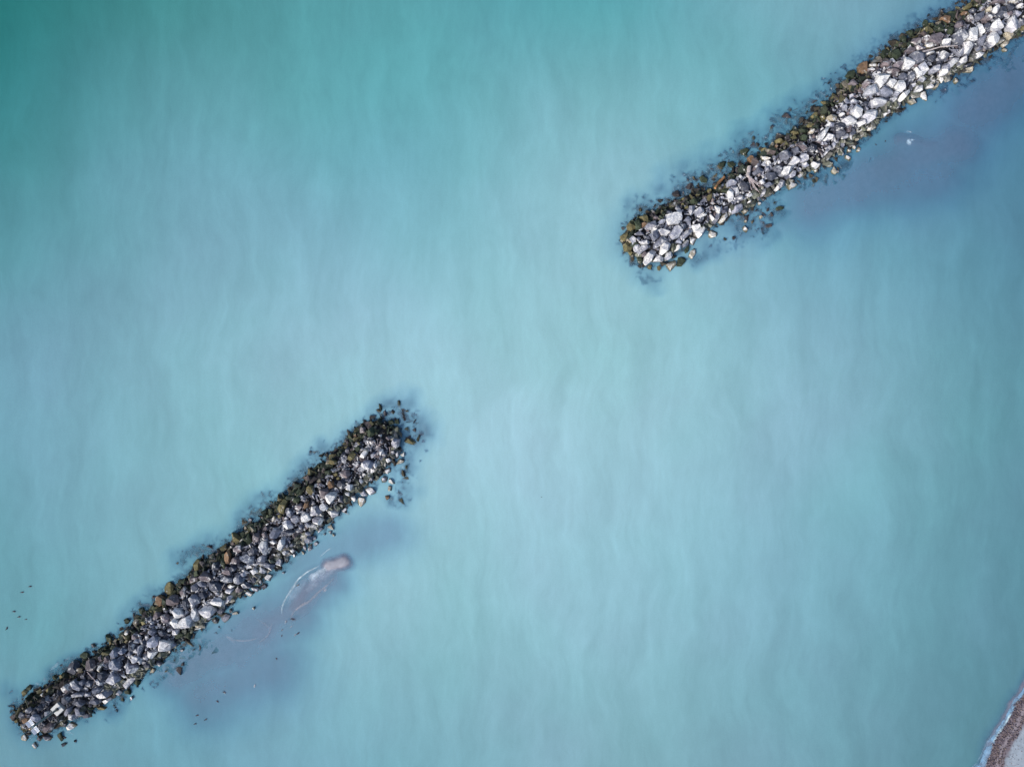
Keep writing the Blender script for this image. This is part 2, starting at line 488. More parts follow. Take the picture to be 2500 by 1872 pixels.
Y 1190 110 1280 50 1350 30 1350 80 1260 140 1210 150|long olive boulder sloping into the sea at the top
B 1250 230 1290 200 1350 250 1320 300 1260 290
O 1150 200 1200 160 1250 190 1220 230 1160 230
D 1280 150 1330 115 1380 150 1350 200 1290 190
M 280 540 330 510 390 550 380 620 320 640 290 600
M 370 460 420 440 500 520 440 540
M 150 780 200 710 280 730 300 800 250 850 180 830|round mossy boulder right of the mossy brown one
M 0 800 30 720 110 720 130 800 90 900 30 880
B 190 930 240 880 310 900 320 980 260 1000 200 980
T 1150 1030 1200 1000 1340 975 1360 1010 1290 1060 1160 1060|cream and yellow pointed boulder at the lagoon edge
T 1030 1170 1080 1115 1110 1180 1070 1245|cream diamond-shaped boulder in the lagoon shallows
T 830 1130 870 1100 905 1160 880 1200
T 515 1370 590 1340 655 1320 655 1470 600 1440|tan triangular boulder pointing down on the lagoon edge
T 345 1470 420 1440 560 1430 520 1490 430 1530 380 1510|layered cream boulder at the lagoon waterline
W 470 1330 520 1210 570 1210 630 1290 560 1330
L 640 1260 700 1205 770 1240 740 1280 660 1285
T 740 1290 830 1180 855 1200 780 1310
S 830 1320 930 1245 980 1320 920 1390 850 1370|large drowned brown slab in the lagoon
T 1730 650 1790 590 1880 590 1850 630 1770 690
T 1730 720 1800 710 1860 745 1760 760
T 1790 480 1850 460 1920 510 1880 560 1810 520
M 1930 480 1980 430 2020 510 1990 530
W 1330 800 1420 760 1500 770 1440 830 1350 860
G 1120 880 1200 810 1270 830 1240 900 1150 940
D 1180 960 1290 920 1340 890 1330 930 1220 980
B 1590 30 1650 0 1800 10 1820 40 1650 50
L 540 1150 600 1110 660 1140 610 1190
D 650 850 720 800 790 800 790 870 720 890
W 640 780 770 730 780 755 680 795
D 1470 380 1520 340 1590 360 1560 420 1500 440
G 1660 460 1740 450 1760 490 1690 500
G 2000 290 2070 270 2070 360 2010 350
Y 1990 400 2070 370 2070 430
B 1820 190 1870 170 1900 210 1850 240
"""
import bpy, bmesh, math, random
import numpy as np
from mathutils import Vector, Matrix, noise
from mathutils.bvhtree import BVHTree

S = 0.07            # metres per photo pixel on the water
H = 117.0           # camera height
SC = bpy.context.scene
COL = SC.collection
RNG = random.Random(7)
NR = np.random.default_rng(11)

def P(px, py, z=0.0):
    f = (1 - z / H) * S
    return Vector(((px - 1250) * f, (936 - py) * f, z))

TILE = {'A': (0, 1560, 5.309), 'B': (250, 1430, 5.309), 'C': (350, 1300, 5.309), 'D': (500, 1180, 5.309),
        'E': (700, 980, 4.871), 'F': (1480, 420, 5.914), 'G': (1680, 300, 5.914), 'H': (1900, 150, 5.914),
        'I': (2150, 0, 5.914), 'K': (1790, 390, 18.4), 'Q': (500, 1300, 5.175), 'R': (40, 1690, 11.83),
        'Z': (2300, 1672, 8.28), 'V': (2180, 310, 18.43)}
def tp(t, x, y):
    ox, oy, s = TILE[t]
    return ox + x / s, oy + y / s

# ------------------------------------------------------------------ materials
def nodes(name):
    m = bpy.data.materials.new(name); m.use_nodes = True
    nt = m.node_tree
    for n in list(nt.nodes): nt.nodes.remove(n)
    return m, nt
class NB:
    def __init__(s, nt): s.nt = nt
    def n(s, t, **kw):
        nd = s.nt.nodes.new(t)
        for k, v in kw.items():
            if k == 'inp':
                for kk, vv in v.items(): nd.inputs[kk].default_value = vv
            else: setattr(nd, k, v)
        return nd
    def l(s, a, b): s.nt.links.new(a, b)
    def noise(s, vec, scale, detail=4, rough=0.6):
        nd = s.n('ShaderNodeTexNoise', inp={'Scale': scale, 'Detail': detail, 'Roughness': rough})
        if vec is not None: s.l(vec, nd.inputs['Vector'])
        return nd.outputs['Fac']
    def ramp(s, fac, stops, interp='LINEAR'):
        nd = s.n('ShaderNodeValToRGB'); cr = nd.color_ramp; cr.interpolation = interp
        while len(cr.elements) < len(stops): cr.elements.new(0.5)
        for e, (p, c) in zip(cr.elements, stops):
            e.position = p; e.color = (c, c, c, 1) if isinstance(c, (int, float)) else tuple(c) + (1,)
        s.l(fac, nd.inputs['Fac']); return nd.outputs['Color']
    def mul(s, a, b):
        nd = s.n('ShaderNodeMix', data_type='RGBA', blend_type='MULTIPLY'); nd.inputs[0].default_value = 1
        s.l(a, nd.inputs[6]); s.l(b, nd.inputs[7]); return nd.outputs[2]
    def mix(s, f, a, b):
        nd = s.n('ShaderNodeMix', data_type='RGBA')
        for v, k in ((f, 0), (a, 6), (b, 7)):
            if hasattr(v, 'is_output'): s.l(v, nd.inputs[k])
            else: nd.inputs[k].default_value = v
        return nd.outputs[2]
    def math(s, op, a, b=0.0):
        nd = s.n('ShaderNodeMath', operation=op)
        for v, k in ((a, 0), (b, 1)):
            if hasattr(v, 'is_output'): s.l(v, nd.inputs[k])
            else: nd.inputs[k].default_value = v
        return nd.outputs[0]
    def attr(s, name): return s.n('ShaderNodeAttribute', attribute_name=name)

def mat_rock():
    m, nt = nodes('rock'); b = NB(nt)
    out = b.n('ShaderNodeOutputMaterial'); bs = b.n('ShaderNodeBsdfPrincipled', inp={'Roughness': 0.8})
    bs.inputs['Specular IOR Level'].default_value = 0.3
    pos = b.n('ShaderNodeNewGeometry').outputs['Position']
    a = b.attr('col')
    f1 = b.ramp(b.noise(pos, 1.6, 6, 0.7), [(0.28, 0.45), (0.5, 0.95), (0.72, 1.35)])
    f2 = b.ramp(b.noise(pos, 7, 4, 0.7), [(0.25, 0.7), (0.75, 1.25)])
    c = b.mul(b.mul(a.outputs['Color'], f1), f2)
    # strata / scratches stretched along one direction
    mp = b.n('ShaderNodeMapping'); mp.inputs['Scale'].default_value = (1.5, 9, 6); mp.inputs['Rotation'].default_value = (0.4, 0.3, 0.6)
    b.l(pos, mp.inputs['Vector'])
    f3 = b.ramp(b.noise(mp.outputs[0], 1.0, 4, 0.6), [(0.35, 0.75), (0.6, 1.12)])
    c = b.mul(c, f3)
    # pale lichen / dried salt patches, amount stored per stone, plus painted edge highlights
    pn = b.noise(pos, 1.1, 7, 0.75)
    thr = b.math('ADD', pn, b.math('MULTIPLY', b.attr('pale').outputs['Fac'], 0.42))
    pm = b.ramp(thr, [(0.60, 0.0), (0.72, 1.0)])
    c = b.mix(pm, c, b.mul(b.ramp(b.noise(pos, 5, 5, 0.7), [(0.28, 0.42), (0.58, 0.92)]), b.mul(f2, f3)))
    b.l(c, bs.inputs['Base Color'])
    bp = b.n('ShaderNodeBump', inp={'Strength': 0.7, 'Distance': 0.12})
    b.l(b.noise(pos, 4.5, 6, 0.7), bp.inputs['Height']); b.l(bp.outputs[0], bs.inputs['Normal'])
    b.l(bs.outputs[0], out.inputs[0]); return m

def mat_plain(name, col, rough=0.7, var=0.25, scale=6, metal=0.0, stretch=None):
    m, nt = nodes(name); b = NB(nt)
    out = b.n('ShaderNodeOutputMaterial'); bs = b.n('ShaderNodeBsdfPrincipled', inp={'Roughness': rough, 'Metallic': metal})
    tc = b.n('ShaderNodeTexCoord').outputs['Object']
    if stretch:
        mp = b.n('ShaderNodeMapping'); mp.inputs['Scale'].default_value = stretch; b.l(tc, mp.inputs['Vector']); tc = mp.outputs[0]
    f = b.ramp(b.noise(tc, scale, 5, 0.65), [(0.3, 1 - var), (0.7, 1 + var)])
    rgb = b.n('ShaderNodeRGB'); rgb.outputs[0].default_value = tuple(col) + (1,)
    b.l(b.mul(rgb.outputs[0], f), bs.inputs['Base Color'])
    bp = b.n('ShaderNodeBump', inp={'Strength': 0.3, 'Distance': 0.02}); b.l(b.noise(tc, scale * 2, 4), bp.inputs['Height']); b.l(bp.outputs[0], bs.inputs['Normal'])
    b.l(bs.outputs[0], out.inputs[0]); return m

def mat_attr(name, attr='col', rough=0.8, scale=3.0, var=0.2):
    m, nt = nodes(name); b = NB(nt)
    out = b.n('ShaderNodeOutputMaterial'); bs = b.n('ShaderNodeBsdfPrincipled', inp={'Roughness': rough})
    bs.inputs['Specular IOR Level'].default_value = 0.25
    pos = b.n('ShaderNodeNewGeometry').outputs['Position']
    f = b.ramp(b.noise(pos, scale, 6, 0.7), [(0.3, 1 - var), (0.7, 1 + var)])
    b.l(b.mul(b.attr(attr).outputs['Color'], f), bs.inputs['Base Color'])
    bp = b.n('ShaderNodeBump', inp={'Strength': 0.4, 'Distance': 0.05}); b.l(b.noise(pos, scale * 3, 4), bp.inputs['Height']); b.l(bp.outputs[0], bs.inputs['Normal'])
    b.l(bs.outputs[0], out.inputs[0]); return m

def mat_water():
    m, nt = nodes('turbid_water'); b = NB(nt)
    out = b.n('ShaderNodeOutputMaterial')
    bs = b.n('ShaderNodeBsdfPrincipled', inp={'Roughness': 0.12, 'IOR': 1.33}); bs.inputs['Specular IOR Level'].default_value = 0.3
    tr = b.n('ShaderNodeBsdfTransparent'); mx = b.n('ShaderNodeMixShader')
    pos = b.n('ShaderNodeNewGeometry').outputs['Position']
    # drifting silt: soft streaks, mostly running up and down the picture, broken by large clouds
    mp = b.n('ShaderNodeMapping'); mp.inputs['Rotation'].default_value = (0, 0, math.radians(-10)); mp.inputs['Scale'].default_value = (0.17, 0.035, 1)
    wv = b.n('ShaderNodeTexNoise', inp={'Scale': 0.05, 'Detail': 3}); b.l(pos, wv.inputs['Vector'])
    off = b.n('ShaderNodeVectorMath', operation='MULTIPLY_ADD'); b.l(wv.outputs['Color'], off.inputs[0]); off.inputs[1].default_value = (12, 12, 0); b.l(pos, off.inputs[2])
    b.l(off.outputs[0], mp.inputs['Vector'])
    s1 = b.ramp(b.noise(mp.outputs[0], 1.0, 4, 0.55), [(0.3, 0.93), (0.7, 1.085)])
    s2 = b.ramp(b.noise(pos, 0.045, 4, 0.55), [(0.3, 0.965), (0.7, 1.035)])
    mp2 = b.n('ShaderNodeMapping'); mp2.inputs['Rotation'].default_value = (0, 0, math.radians(12)); mp2.inputs['Scale'].default_value = (0.9, 0.3, 1)
    b.l(pos, mp2.inputs['Vector'])
    s3 = b.ramp(b.noise(mp2.outputs[0], 1.0, 5, 0.7), [(0.3, 0.97), (0.7, 1.03)])
    s4 = b.ramp(b.noise(pos, 4.5, 3, 0.7), [(0.3, 0.955), (0.7, 1.045)])
    mp5 = b.n('ShaderNodeMapping'); mp5.inputs['Rotation'].default_value = (0, 0, math.radians(-6)); mp5.inputs['Scale'].default_value = (0.55, 0.06, 1)
    b.l(off.outputs[0], mp5.inputs['Vector'])
    s5 = b.ramp(b.noise(mp5.outputs[0], 1.0, 3, 0.6), [(0.3, 0.975), (0.7, 1.025)])
    mp6 = b.n('ShaderNodeMapping'); mp6.inputs['Rotation'].default_value = (0, 0, math.radians(24)); mp6.inputs['Scale'].default_value = (0.34, 0.15, 1)
    b.l(off.outputs[0], mp6.inputs['Vector'])
    s6 = b.ramp(b.noise(mp6.outputs[0], 1.0, 6, 0.62), [(0.3, 0.965), (0.7, 1.035)])
    s3 = b.mul(b.mul(b.mul(s3, s4), s5), s6)  # fine speckle and narrow bands paint ripple and wave shading into the tint
    c = b.mul(b.mul(b.mul(b.attr('wcol').outputs['Color'], s1), s2), s3)
    # hue drift between green silt and blue
    hn = b.noise(pos, 0.03, 3, 0.5)
    tint = b.ramp(hn, [(0.3, (0.96, 1.02, 0.99)), (0.7, (1.05, 0.985, 1.015))])
    c = b.mul(c, tint)
    b.l(c, bs.inputs['Base Color'])
    mp3 = b.n('ShaderNodeMapping'); mp3.inputs['Rotation'].default_value = (0, 0, math.radians(35)); mp3.inputs['Scale'].default_value = (1.0, 0.45, 1)
    b.l(pos, mp3.inputs['Vector'])
    bp = b.n('ShaderNodeBump', inp={'Strength': 0.25, 'Distance': 0.05}); b.l(b.noise(mp3.outputs[0], 1.8, 5, 0.65), bp.inputs['Height']); b.l(bp.outputs[0], bs.inputs['Normal'])
    b.l(b.attr('dens').outputs['Fac'], mx.inputs[0])
    b.l(tr.outputs[0], mx.inputs[1]); b.l(bs.outputs[0], mx.inputs[2])
    b.l(mx.outputs[0], out.inputs[0]); return m

def mat_foam():
    m, nt = nodes('foam'); b = NB(nt)
    out = b.n('ShaderNodeOutputMaterial'); bs = b.n('ShaderNodeBsdfPrincipled', inp={'Roughness': 0.9})
    tr = b.n('ShaderNodeBsdfTransparent'); mx = b.n('ShaderNodeMixShader')
    pos = b.n('ShaderNodeNewGeometry').outputs['Position']
    b.l(b.attr('col').outputs['Color'], bs.inputs['Base Color'])
    f = b.ramp(b.noise(pos, 0.9, 6, 0.62), [(0.34, 0.25), (0.60, 1.0)])
    b.l(b.math('MULTIPLY', b.attr('dens').outputs['Fac'], f), mx.inputs[0])
    b.l(tr.outputs[0], mx.inputs[1]); b.l(bs.outputs[0], mx.inputs[2]); b.l(mx.outputs[0], out.inputs[0]); return m

M_ROCK = mat_rock(); M_WATER = mat_water(); M_FOAM = mat_foam()
M_SAND = mat_attr('sand', var=0.16, scale=1.2)
M_CONC = mat_plain('pale_concrete', (0.62, 0.63, 0.62), 0.85, 0.12, 5)
M_MAST = mat_plain('galvanised_steel', (0.20, 0.24, 0.25), 0.45, 0.15, 6, 0.3)
M_DARKST = mat_plain('dark_steel', (0.06, 0.07, 0.08), 0.5, 0.15, 6, 0.3)
M_PANEL = mat_plain('solar_glass', (0.24, 0.31, 0.44), 0.55, 0.15, 3)
M_FRAME = mat_plain('panel_frame', (0.5, 0.52, 0.54), 0.4, 0.05, 6, 0.4)
M_WHITE = mat_plain('white_paint', (0.8, 0.8, 0.78), 0.5, 0.06, 6)
M_LENS = mat_plain('lantern_lens', (0.75, 0.55, 0.35), 0.2, 0.05, 6)
M_WOOD = mat_plain('bleached_driftwood', (0.42, 0.38, 0.38), 0.9, 0.35, 4, 0, (1, 6, 6))
M_PINK = mat_plain('pinkish_driftwood', (0.50, 0.42, 0.42), 0.9, 0.25, 4)
M_ORANGE = mat_plain('orange_driftwood', (0.40, 0.20, 0.09), 0.9, 0.4, 4, 0, (6, 6, 1))
M_DWOOD = mat_plain('dark_driftwood', (0.14, 0.12, 0.12), 0.9, 0.4, 4)
M_BIRD = mat_attr('feathers', rough=0.7, scale=14, var=0.12)
M_WEED = mat_attr('seaweed', rough=0.8, scale=8, var=0.35)

def link(name, me, mat, parent=None):
    o = bpy.data.objects.new(name, me); COL.objects.link(o)
    if mat and not me.materials: me.materials.append(mat)
    if parent: o.parent = parent
    return o
def tag(o, label=None, cat=None, group=None, kind=None):
    if label: o['label'] = label
    if cat: o['category'] = cat
    if group: o['group'] = group
    if kind: o['kind'] = kind
    return o
def mesh_np(name, v, f, cols=None, floats=None, flat=False):
    me = bpy.data.meshes.new(name)
    v = np.asarray(v, np.float32); f = np.asarray(f, np.int32); k = f.shape[1]
    me.vertices.add(len(v)); me.vertices.foreach_set('co', v.ravel())
    me.loops.add(f.size); me.loops.foreach_set('vertex_index', f.ravel())
    me.polygons.add(len(f)); me.polygons.foreach_set('loop_start', np.arange(0, f.size, k, dtype=np.int32))
    for n_, c in (cols or {}).items():
        at = me.attributes.new(n_, 'FLOAT_COLOR', 'POINT')
        c4 = np.ones((len(v), 4), np.float32); c4[:, :3] = c; at.data.foreach_set('color', c4.ravel())
    for n_, c in (floats or {}).items():
        at = me.attributes.new(n_, 'FLOAT', 'FACE' if n_ == 'pale' else 'POINT'); at.data.foreach_set('value', np.asarray(c, np.float32).ravel())
    me.update(calc_edges=True); me.validate()
    if flat: me.shade_flat()
    return me

# ------------------------------------------------------------------ breakwater mound profile
LOW = [(85, 1745, 52), (200, 1682, 60), (330, 1592, 60), (430, 1505, 64), (530, 1420, 66), (640, 1336, 66), (740, 1246, 66), (820, 1176, 66), (880, 1120, 66), (925, 1080, 62)]
UPP = [(1585, 585, 66), (1655, 545, 58), (1720, 508, 48), (1770, 490, 46), (1860, 428, 54), (2000, 345, 62), (2135, 225, 72), (2245, 146, 74), (2335, 104, 74), (2425, 46, 74), (2500, 2, 74), (2620, -70, 74), (2800, -180, 74), (3000, -310, 74)]
def segs(line):
    w = [(P(x, y).to_2d(), r * S * 0.94) for x, y, r in line]
    return [(np.array(a[0]), np.array(b[0]), a[1], b[1]) for a, b in zip(w, w[1:])]
SEG = [segs(LOW), segs(UPP)]
def mound(x, y):
    """signed t (positive = sea side), distance beyond the toe (m), which breakwater, half width"""
    x = np.asarray(x, float); y = np.asarray(y, float)
    best = np.full(x.shape, 1e9); tt = np.zeros(x.shape); ex = np.full(x.shape, 1e9); wh = np.zeros(x.shape, int)
    for bi, sg in enumerate(SEG):
        for a, b_, wa, wb in sg:
            d = b_ - a; L2 = d @ d
            u = np.clip(((x - a[0]) * d[0] + (y - a[1]) * d[1]) / L2, 0, 1)
            qx = x - (a[0] + u * d[0]); qy = y - (a[1] + u * d[1])
            dist = np.hypot(qx, qy); w = wa + (wb - wa) * u
            sgn = np.where(d[0] * qy - d[1] * qx > 0, 1.0, -1.0)
            e = dist - w; k = e < best
            best = np.where(k, e, best); tt = np.where(k, sgn * dist / w, tt); wh = np.where(k, bi, wh)
    return tt, best, wh
def mound_h(x, y):
    t, e, wh = mound(x, y)
    a = np.minimum(np.abs(t), 1)
    peak = np.clip(0.35 + (-t) * 0.12, 0, 1)
    inside = 1.90 * (1 - a ** 2.2) - 0.46
    slope = np.where((t > 0) & (wh == 1), 0.42, np.where(t > 0, 0.66, 0.60))
    slope = np.where((t < 0) & (wh == 1), 0.50, slope)
    outside = -0.46 - slope * np.maximum(e, 0)
    return np.where(e < 0, inside, outside)

# ------------------------------------------------------------------ seabed, bars, beach
SHORE = [(2050, 2420), (2200, 2180), (2330, 1985), (2409, 1872), (2426, 1814), (2453, 1772), (2471, 1740), (2481, 1717), (2505, 1688), (2560, 1590), (2720, 1300), (3000, 800)]
def shore_d(x, y):
    best = np.full(np.shape(x), 1e9); sg = np.ones(np.shape(x))
    pts = [np.array(P(a, b).to_2d()) for a, b in SHORE]
    for a, b in zip(pts, pts[1:]):
        d = b - a; u = np.clip(((x - a[0]) * d[0] + (y - a[1]) * d[1]) / (d @ d), 0, 1)
        qx = x - (a[0] + u * d[0]); qy = y - (a[1] + u * d[1]); r = np.hypot(qx, qy)
        k = r < best; best = np.where(k, r, best); sg = np.where(k, np.where(d[0] * qy - d[1] * qx < 0, 1.0, -1.0), sg)
    return best * sg      # positive on land
BARS = [(440, 1640, 690, 1500, 105, -0.38), (640, 1540, 800, 1410, 72, -0.28), (715, 1470, 815, 1385, 34, -0.16),
        (500, 1690, 660, 1620, 115, -0.50), (600, 1600, 720, 1500, 95, -0.44), (700, 1380, 940, 1300, 75, -0.66),
        (1980, 490, 2330, 350, 110, -0.48), (2190, 352, 2280, 345, 34, -0.42), (2380, 270, 2560, 130, 110, -0.56), (2150, 450, 2300, 420, 90, -0.60), (1890, 530, 2000, 500, 70, -0.85)]
def vnoise(x, y, s, seed=0):
    # cheap smooth value noise
    X = x / s + seed * 13.7; Y = y / s - seed * 7.3
    xi = np.floor(X).astype(int); yi = np.floor(Y).astype(int); fx = X - xi; fy = Y - yi
    fx = fx * fx * (3 - 2 * fx); fy = fy * fy * (3 - 2 * fy)
    def h(i, j):
        n = np.sin(i * 127.1 + j * 311.7 + seed * 74.7) * 43758.5453
        return n - np.floor(n)
    return (h(xi, yi) * (1 - fx) + h(xi + 1, yi) * fx) * (1 - fy) + (h(xi, yi + 1) * (1 - fx) + h(xi + 1, yi + 1) * fx) * fy
def fbm(x, y, s, seed=0):
    return (vnoise(x, y, s, seed) + 0.5 * vnoise(x, y, s / 2.1, seed + 1) + 0.25 * vnoise(x, y, s / 4.3, seed + 2)) / 1.75
def terrain(x, y):
    z = np.full(np.shape(x), -2.9)
    wx = x + 2.6 * (fbm(x, y, 5, 3) - 0.5); wy = y + 2.6 * (fbm(x, y, 5, 8) - 0.5)
    for x0, y0, x1, y1, w, top in BARS:
        a = np.array(P(x0, y0).to_2d()); b = np.array(P(x1, y1).to_2d()); d = b - a
        u = np.clip(((wx - a[0]) * d[0] + (wy - a[1]) * d[1]) / (d @ d), 0, 1)
        r = np.hypot(wx - (a[0] + u * d[0]), wy - (a[1] + u * d[1])) / (w * S)
        z = np.maximum(z, -2.9 + (top + 2.9) * np.exp(-0.62 * r ** 2.5))
    a = np.array(P(800, 1382).to_2d()); b = np.array(P(842, 1371).to_2d()); d = b - a; sx = x + .5 * (fbm(x, y, 1.6, 41) - .5); sy = y + .5 * (fbm(x, y, 1.6, 43) - .5)
    u = np.clip(((sx - a[0]) * d[0] + (sy - a[1]) * d[1]) / (d @ d), 0, 1); r = np.hypot(sx - (a[0] + u * d[0]), sy - (a[1] + u * d[1])) / (12.5 * S)
    z = np.maximum(z, .13 - .21 * r ** 2)
    z = z + 0.08 * (fbm(x, y, 2.2, 5) - 0.5) * np.clip((z + 2.9) / 1.5, 0, 1)
    d = shore_d(x, y) + 0.7 * (fbm(x, y, 1.1, 21) - 0.5)
    bz = np.where(d > 0, np.minimum(0.02 + 0.13 * d, 2.5 + 0.01 * d), np.where(d > -1.0, 0.02 + 0.09 * d, -0.07 + 1.4 * (d + 1.0)))
    return np.maximum(z, np.maximum(bz, -2.9)), d

def axis(lo, hi, step, fine=None, far=900):
    a = list(np.arange(lo, hi + 1e-6, step))
    if fine:
        f0, f1, fs = fine
        a = [q for q in a if q < f0 - 1e-6 or q > f1 + 1e-6] + list(np.arange(f0, f1 + 1e-6, fs)); a.sort()
    g = 4.0; p = hi
    while p < far: p += g; a.append(p); g *= 1.6
    g = 4.0; p = lo
    while p > -far: p -= g; a.insert(0, p); g *= 1.6
    return np.array(a)
def grid(xs, ys):
    X, Y = np.meshgrid(xs, ys); nx, ny = len(xs), len(ys)
    i = np.arange(nx * ny).reshape(ny, nx)
    f = np.stack([i[:-1, :-1], i[:-1, 1:], i[1:, 1:], i[1:, :-1]], -1).reshape(-1, 4)
    return X.ravel(), Y.ravel(), f

gx, gy, gf = grid(axis(-110, 110, 0.55, (73, 92, 0.2)), axis(-90, 90, 0.55, (-70, -46, 0.2)))
gz, gd = terrain(gx, gy)
sand_deep = np.array([0.192, 0.186, 0.245]); sand_tip = np.array([0.345, 0.355, 0.41]); sand_dry = np.array([0.29, 0.345, 0.41]); gravel = np.array([0.17, 0.145, 0.17])
k = (np.clip((gz + 0.05) / 0.10, 0, 1) * (gd < -6))[:, None]
gc = sand_deep * (1 - k) + sand_tip * k
ww = 2.0 + 0.9 * (fbm(gx, gy, 1.5, 31) - 0.5)
k = np.clip((gd + 0.45) / 0.4, 0, 1)[:, None]; gc = gc * (1 - k) + gravel * k
mid = np.exp(-((gd - 1.45) / 0.28) ** 2)[:, None] * 0.55; gc = gc * (1 - mid) + np.array([0.33, 0.30, 0.33]) * mid
k = np.clip((gd - ww - 0.35) / 0.5, 0, 1)[:, None]; gc = gc * (1 - k) + sand_dry * k
seabed = link('seabed', mesh_np('seabed', np.stack([gx, gy, gz], 1), gf, {'col': gc}), M_SAND)
tag(seabed, kind='structure'); seabed.data.shade_smooth()

# ------------------------------------------------------------------ boulders
TONE = {'W': ((0.42, 0.435, 0.50), 0.53), 'L': ((0.31, 0.325, 0.40), 0.30), 'G': ((0.165, 0.18, 0.235), 0.17), 'D': ((0.075, 0.084, 0.115), 0.07),
        'B': ((0.175, 0.150, 0.168), 0.10), 'Y': ((0.172, 0.152, 0.076), 0.03), 'M': ((0.040, 0.055, 0.034), 0.0), 'O': ((0.23, 0.145, 0.09), 0.04),
        'T': ((0.42, 0.38, 0.30), 0.32), 'S': ((0.06, 0.05, 0.065), 0.0)}
WORD = {'W': 'white', 'L': 'pale grey', 'G': 'mid grey', 'D': 'dark grey', 'B': 'brown-grey', 'Y': 'yellow-green', 'M': 'mossy dark', 'O': 'orange-brown', 'T': 'cream', 'S': 'drowned'}

def parse():
    out = []; t = None
    for ln in ROCKS.strip().splitlines():
        if ln[0] == '@': t = ln[1]; continue
        body, _, lab = ln.partition('|')
        w = body.split(); c = list(map(float, w[1:]))
        out.append(dict(tone=w[0], pts=[tp(t, c[i], c[i + 1]) for i in range(0, len(c) - 1, 2)], label=lab or None))
    return out
RK = parse()
def parea(p): return 0.5 * abs(sum(p[i - 1][0] * p[i][1] - p[i][0] * p[i - 1][1] for i in range(len(p))))
for r in RK:
    p = r['pts']; r['area'] = parea(p)
    r['c'] = (sum(q[0] for q in p) / len(p), sum(q[1] for q in p) / len(p))
    w = P(*r['c']); t, e, wh = mound([w.x], [w.y]); r['t'], r['e'], r['bw'] = float(t[0]), float(e[0]), int(wh[0])
    r['hb'] = float(mound_h([w.x], [w.y])[0]); r['R'] = math.sqrt(max(r['area'], 20) / math.pi) * S

def rock_mesh(r, rng):
    R = r['R']; tone = r['tone']
    hb = max(r['hb'], -0.75)
    hgt = 0.80 * R + 0.30
    top = hb + 0.25 + hgt
    if r['e'] > 0: top = max(0.22 + 0.25 * R, hb + 0.2 + hgt * 0.8)
    if tone == 'M' and abs(r['t']) > 0.75: top = min(top, 0.45 + 0.3 * R)
    if tone == 'S': top = -0.10 - 0.16 * rng.random(); hgt = 0.6
    if tone == 'S' : bot = top - 1.0 * R - 0.3
    else: bot = min(hb - 0.25, top - hgt - 0.25)
    r['top'] = top
    zm = top - 0.55 * min(hgt, top - bot)
    pts = [P(x, y, zm) for x, y in r['pts']]; n = len(pts)
    c = sum(pts, Vector()) / n; c.z = zm
    flat = {'W': .93, 'L': .90, 'T': .88, 'S': .95}.get(tone, .86)
    V = []
    for v in pts:
        d = v - c
        q = c + d * 1.02; q.z = bot; V.append(q)
        q = c + d * 1.02; q.z = zm + rng.uniform(-.2, .15) * hgt; V.append(q)
        q = c + d * (flat + rng.uniform(-.08, .04)); q.z = top + .25 * R; V.append(q)
    def hull(P_):
        bm = bmesh.new()
        for v in P_: bm.verts.new(v)
        bmesh.ops.remove_doubles(bm, verts=bm.verts, dist=.004)
        res = bmesh.ops.convex_hull(bm, input=bm.verts)
        bad = [g for g in res['geom_interior'] + res['geom_unused'] if isinstance(g, bmesh.types.BMVert)]
        bmesh.ops.delete(bm, geom=list(set(bad)), context='VERTS')
        return bm
    bm = hull(V)
    # split faces: one broad top plane and a few steep cleavage planes
    a0 = rng.uniform(0, 6.28); t0 = abs(rng.gauss(0, .20)) + .04
    planes = [(Vector((math.cos(a0) * t0, math.sin(a0) * t0, 1)), Vector((c.x, c.y, top)))]
    nk = rng.choice((2, 3, 3, 4)) if R > .35 else 2
    a1 = rng.uniform(0, 6.28)
    for q in range(nk):
        an = a1 + q * 6.28 / nk + rng.uniform(-.5, .5); tl = rng.uniform(.45, 1.6)
        dr = Vector((math.cos(an), math.sin(an), 0))
        reach = max((v - c).dot(dr) for v in pts)
        planes.append((Vector((dr.x * tl, dr.y * tl, 1)), Vector((c.x, c.y, top)) + dr * reach * rng.uniform(.12, .62)))
    for nrm_, co_ in planes:
        nn = nrm_.normalized()
        bmesh.ops.bisect_plane(bm, geom=list(bm.verts) + list(bm.edges) + list(bm.faces), plane_co=co_, plane_no=nn, clear_outer=True)
        keep = [v.co.copy() for v in bm.verts]; bm.free(); bm = hull(keep)
    bmesh.ops.dissolve_limit(bm, angle_limit=0.09, verts=bm.verts, edges=bm.edges)
    ed = [e for e in bm.edges if len(e.link_faces) == 2 and e.calc_face_angle(0) > 0.3]
    lay = bm.faces.layers.int.new('edge_highlight')
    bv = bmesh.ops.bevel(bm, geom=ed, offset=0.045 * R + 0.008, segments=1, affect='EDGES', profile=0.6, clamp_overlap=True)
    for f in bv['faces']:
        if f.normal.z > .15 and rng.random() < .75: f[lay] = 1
    bmesh.ops.triangulate(bm, faces=bm.faces)
    for it in range(2):
        le = [e for e in bm.edges if e.calc_length() > 0.45 * R]
        if le: bmesh.ops.subdivide_edges(bm, edges=le, cuts=1); bmesh.ops.triangulate(bm, faces=bm.faces)
    sd = Vector((rng.uniform(0, 99), rng.uniform(0, 99), rng.uniform(0, 99)))
    bm.normal_update()
    for v in bm.verts:
        q = v.co / (0.55 * R + .15) + sd
        v.co += v.normal * (noise.noise(q) * 0.035 + noise.noise(q * 2.7) * 0.026) * R
    return bm

def col_for(r, rng):
    base, pale = TONE[r['tone']]
    k = rng.uniform(0.78, 1.22); h = rng.uniform(-.03, .03)
    return (base[0] * k * (1 + h), base[1] * k, base[2] * k * (1 - h)), max(0, pale + rng.uniform(-.18, .16) if pale > .08 else pale)

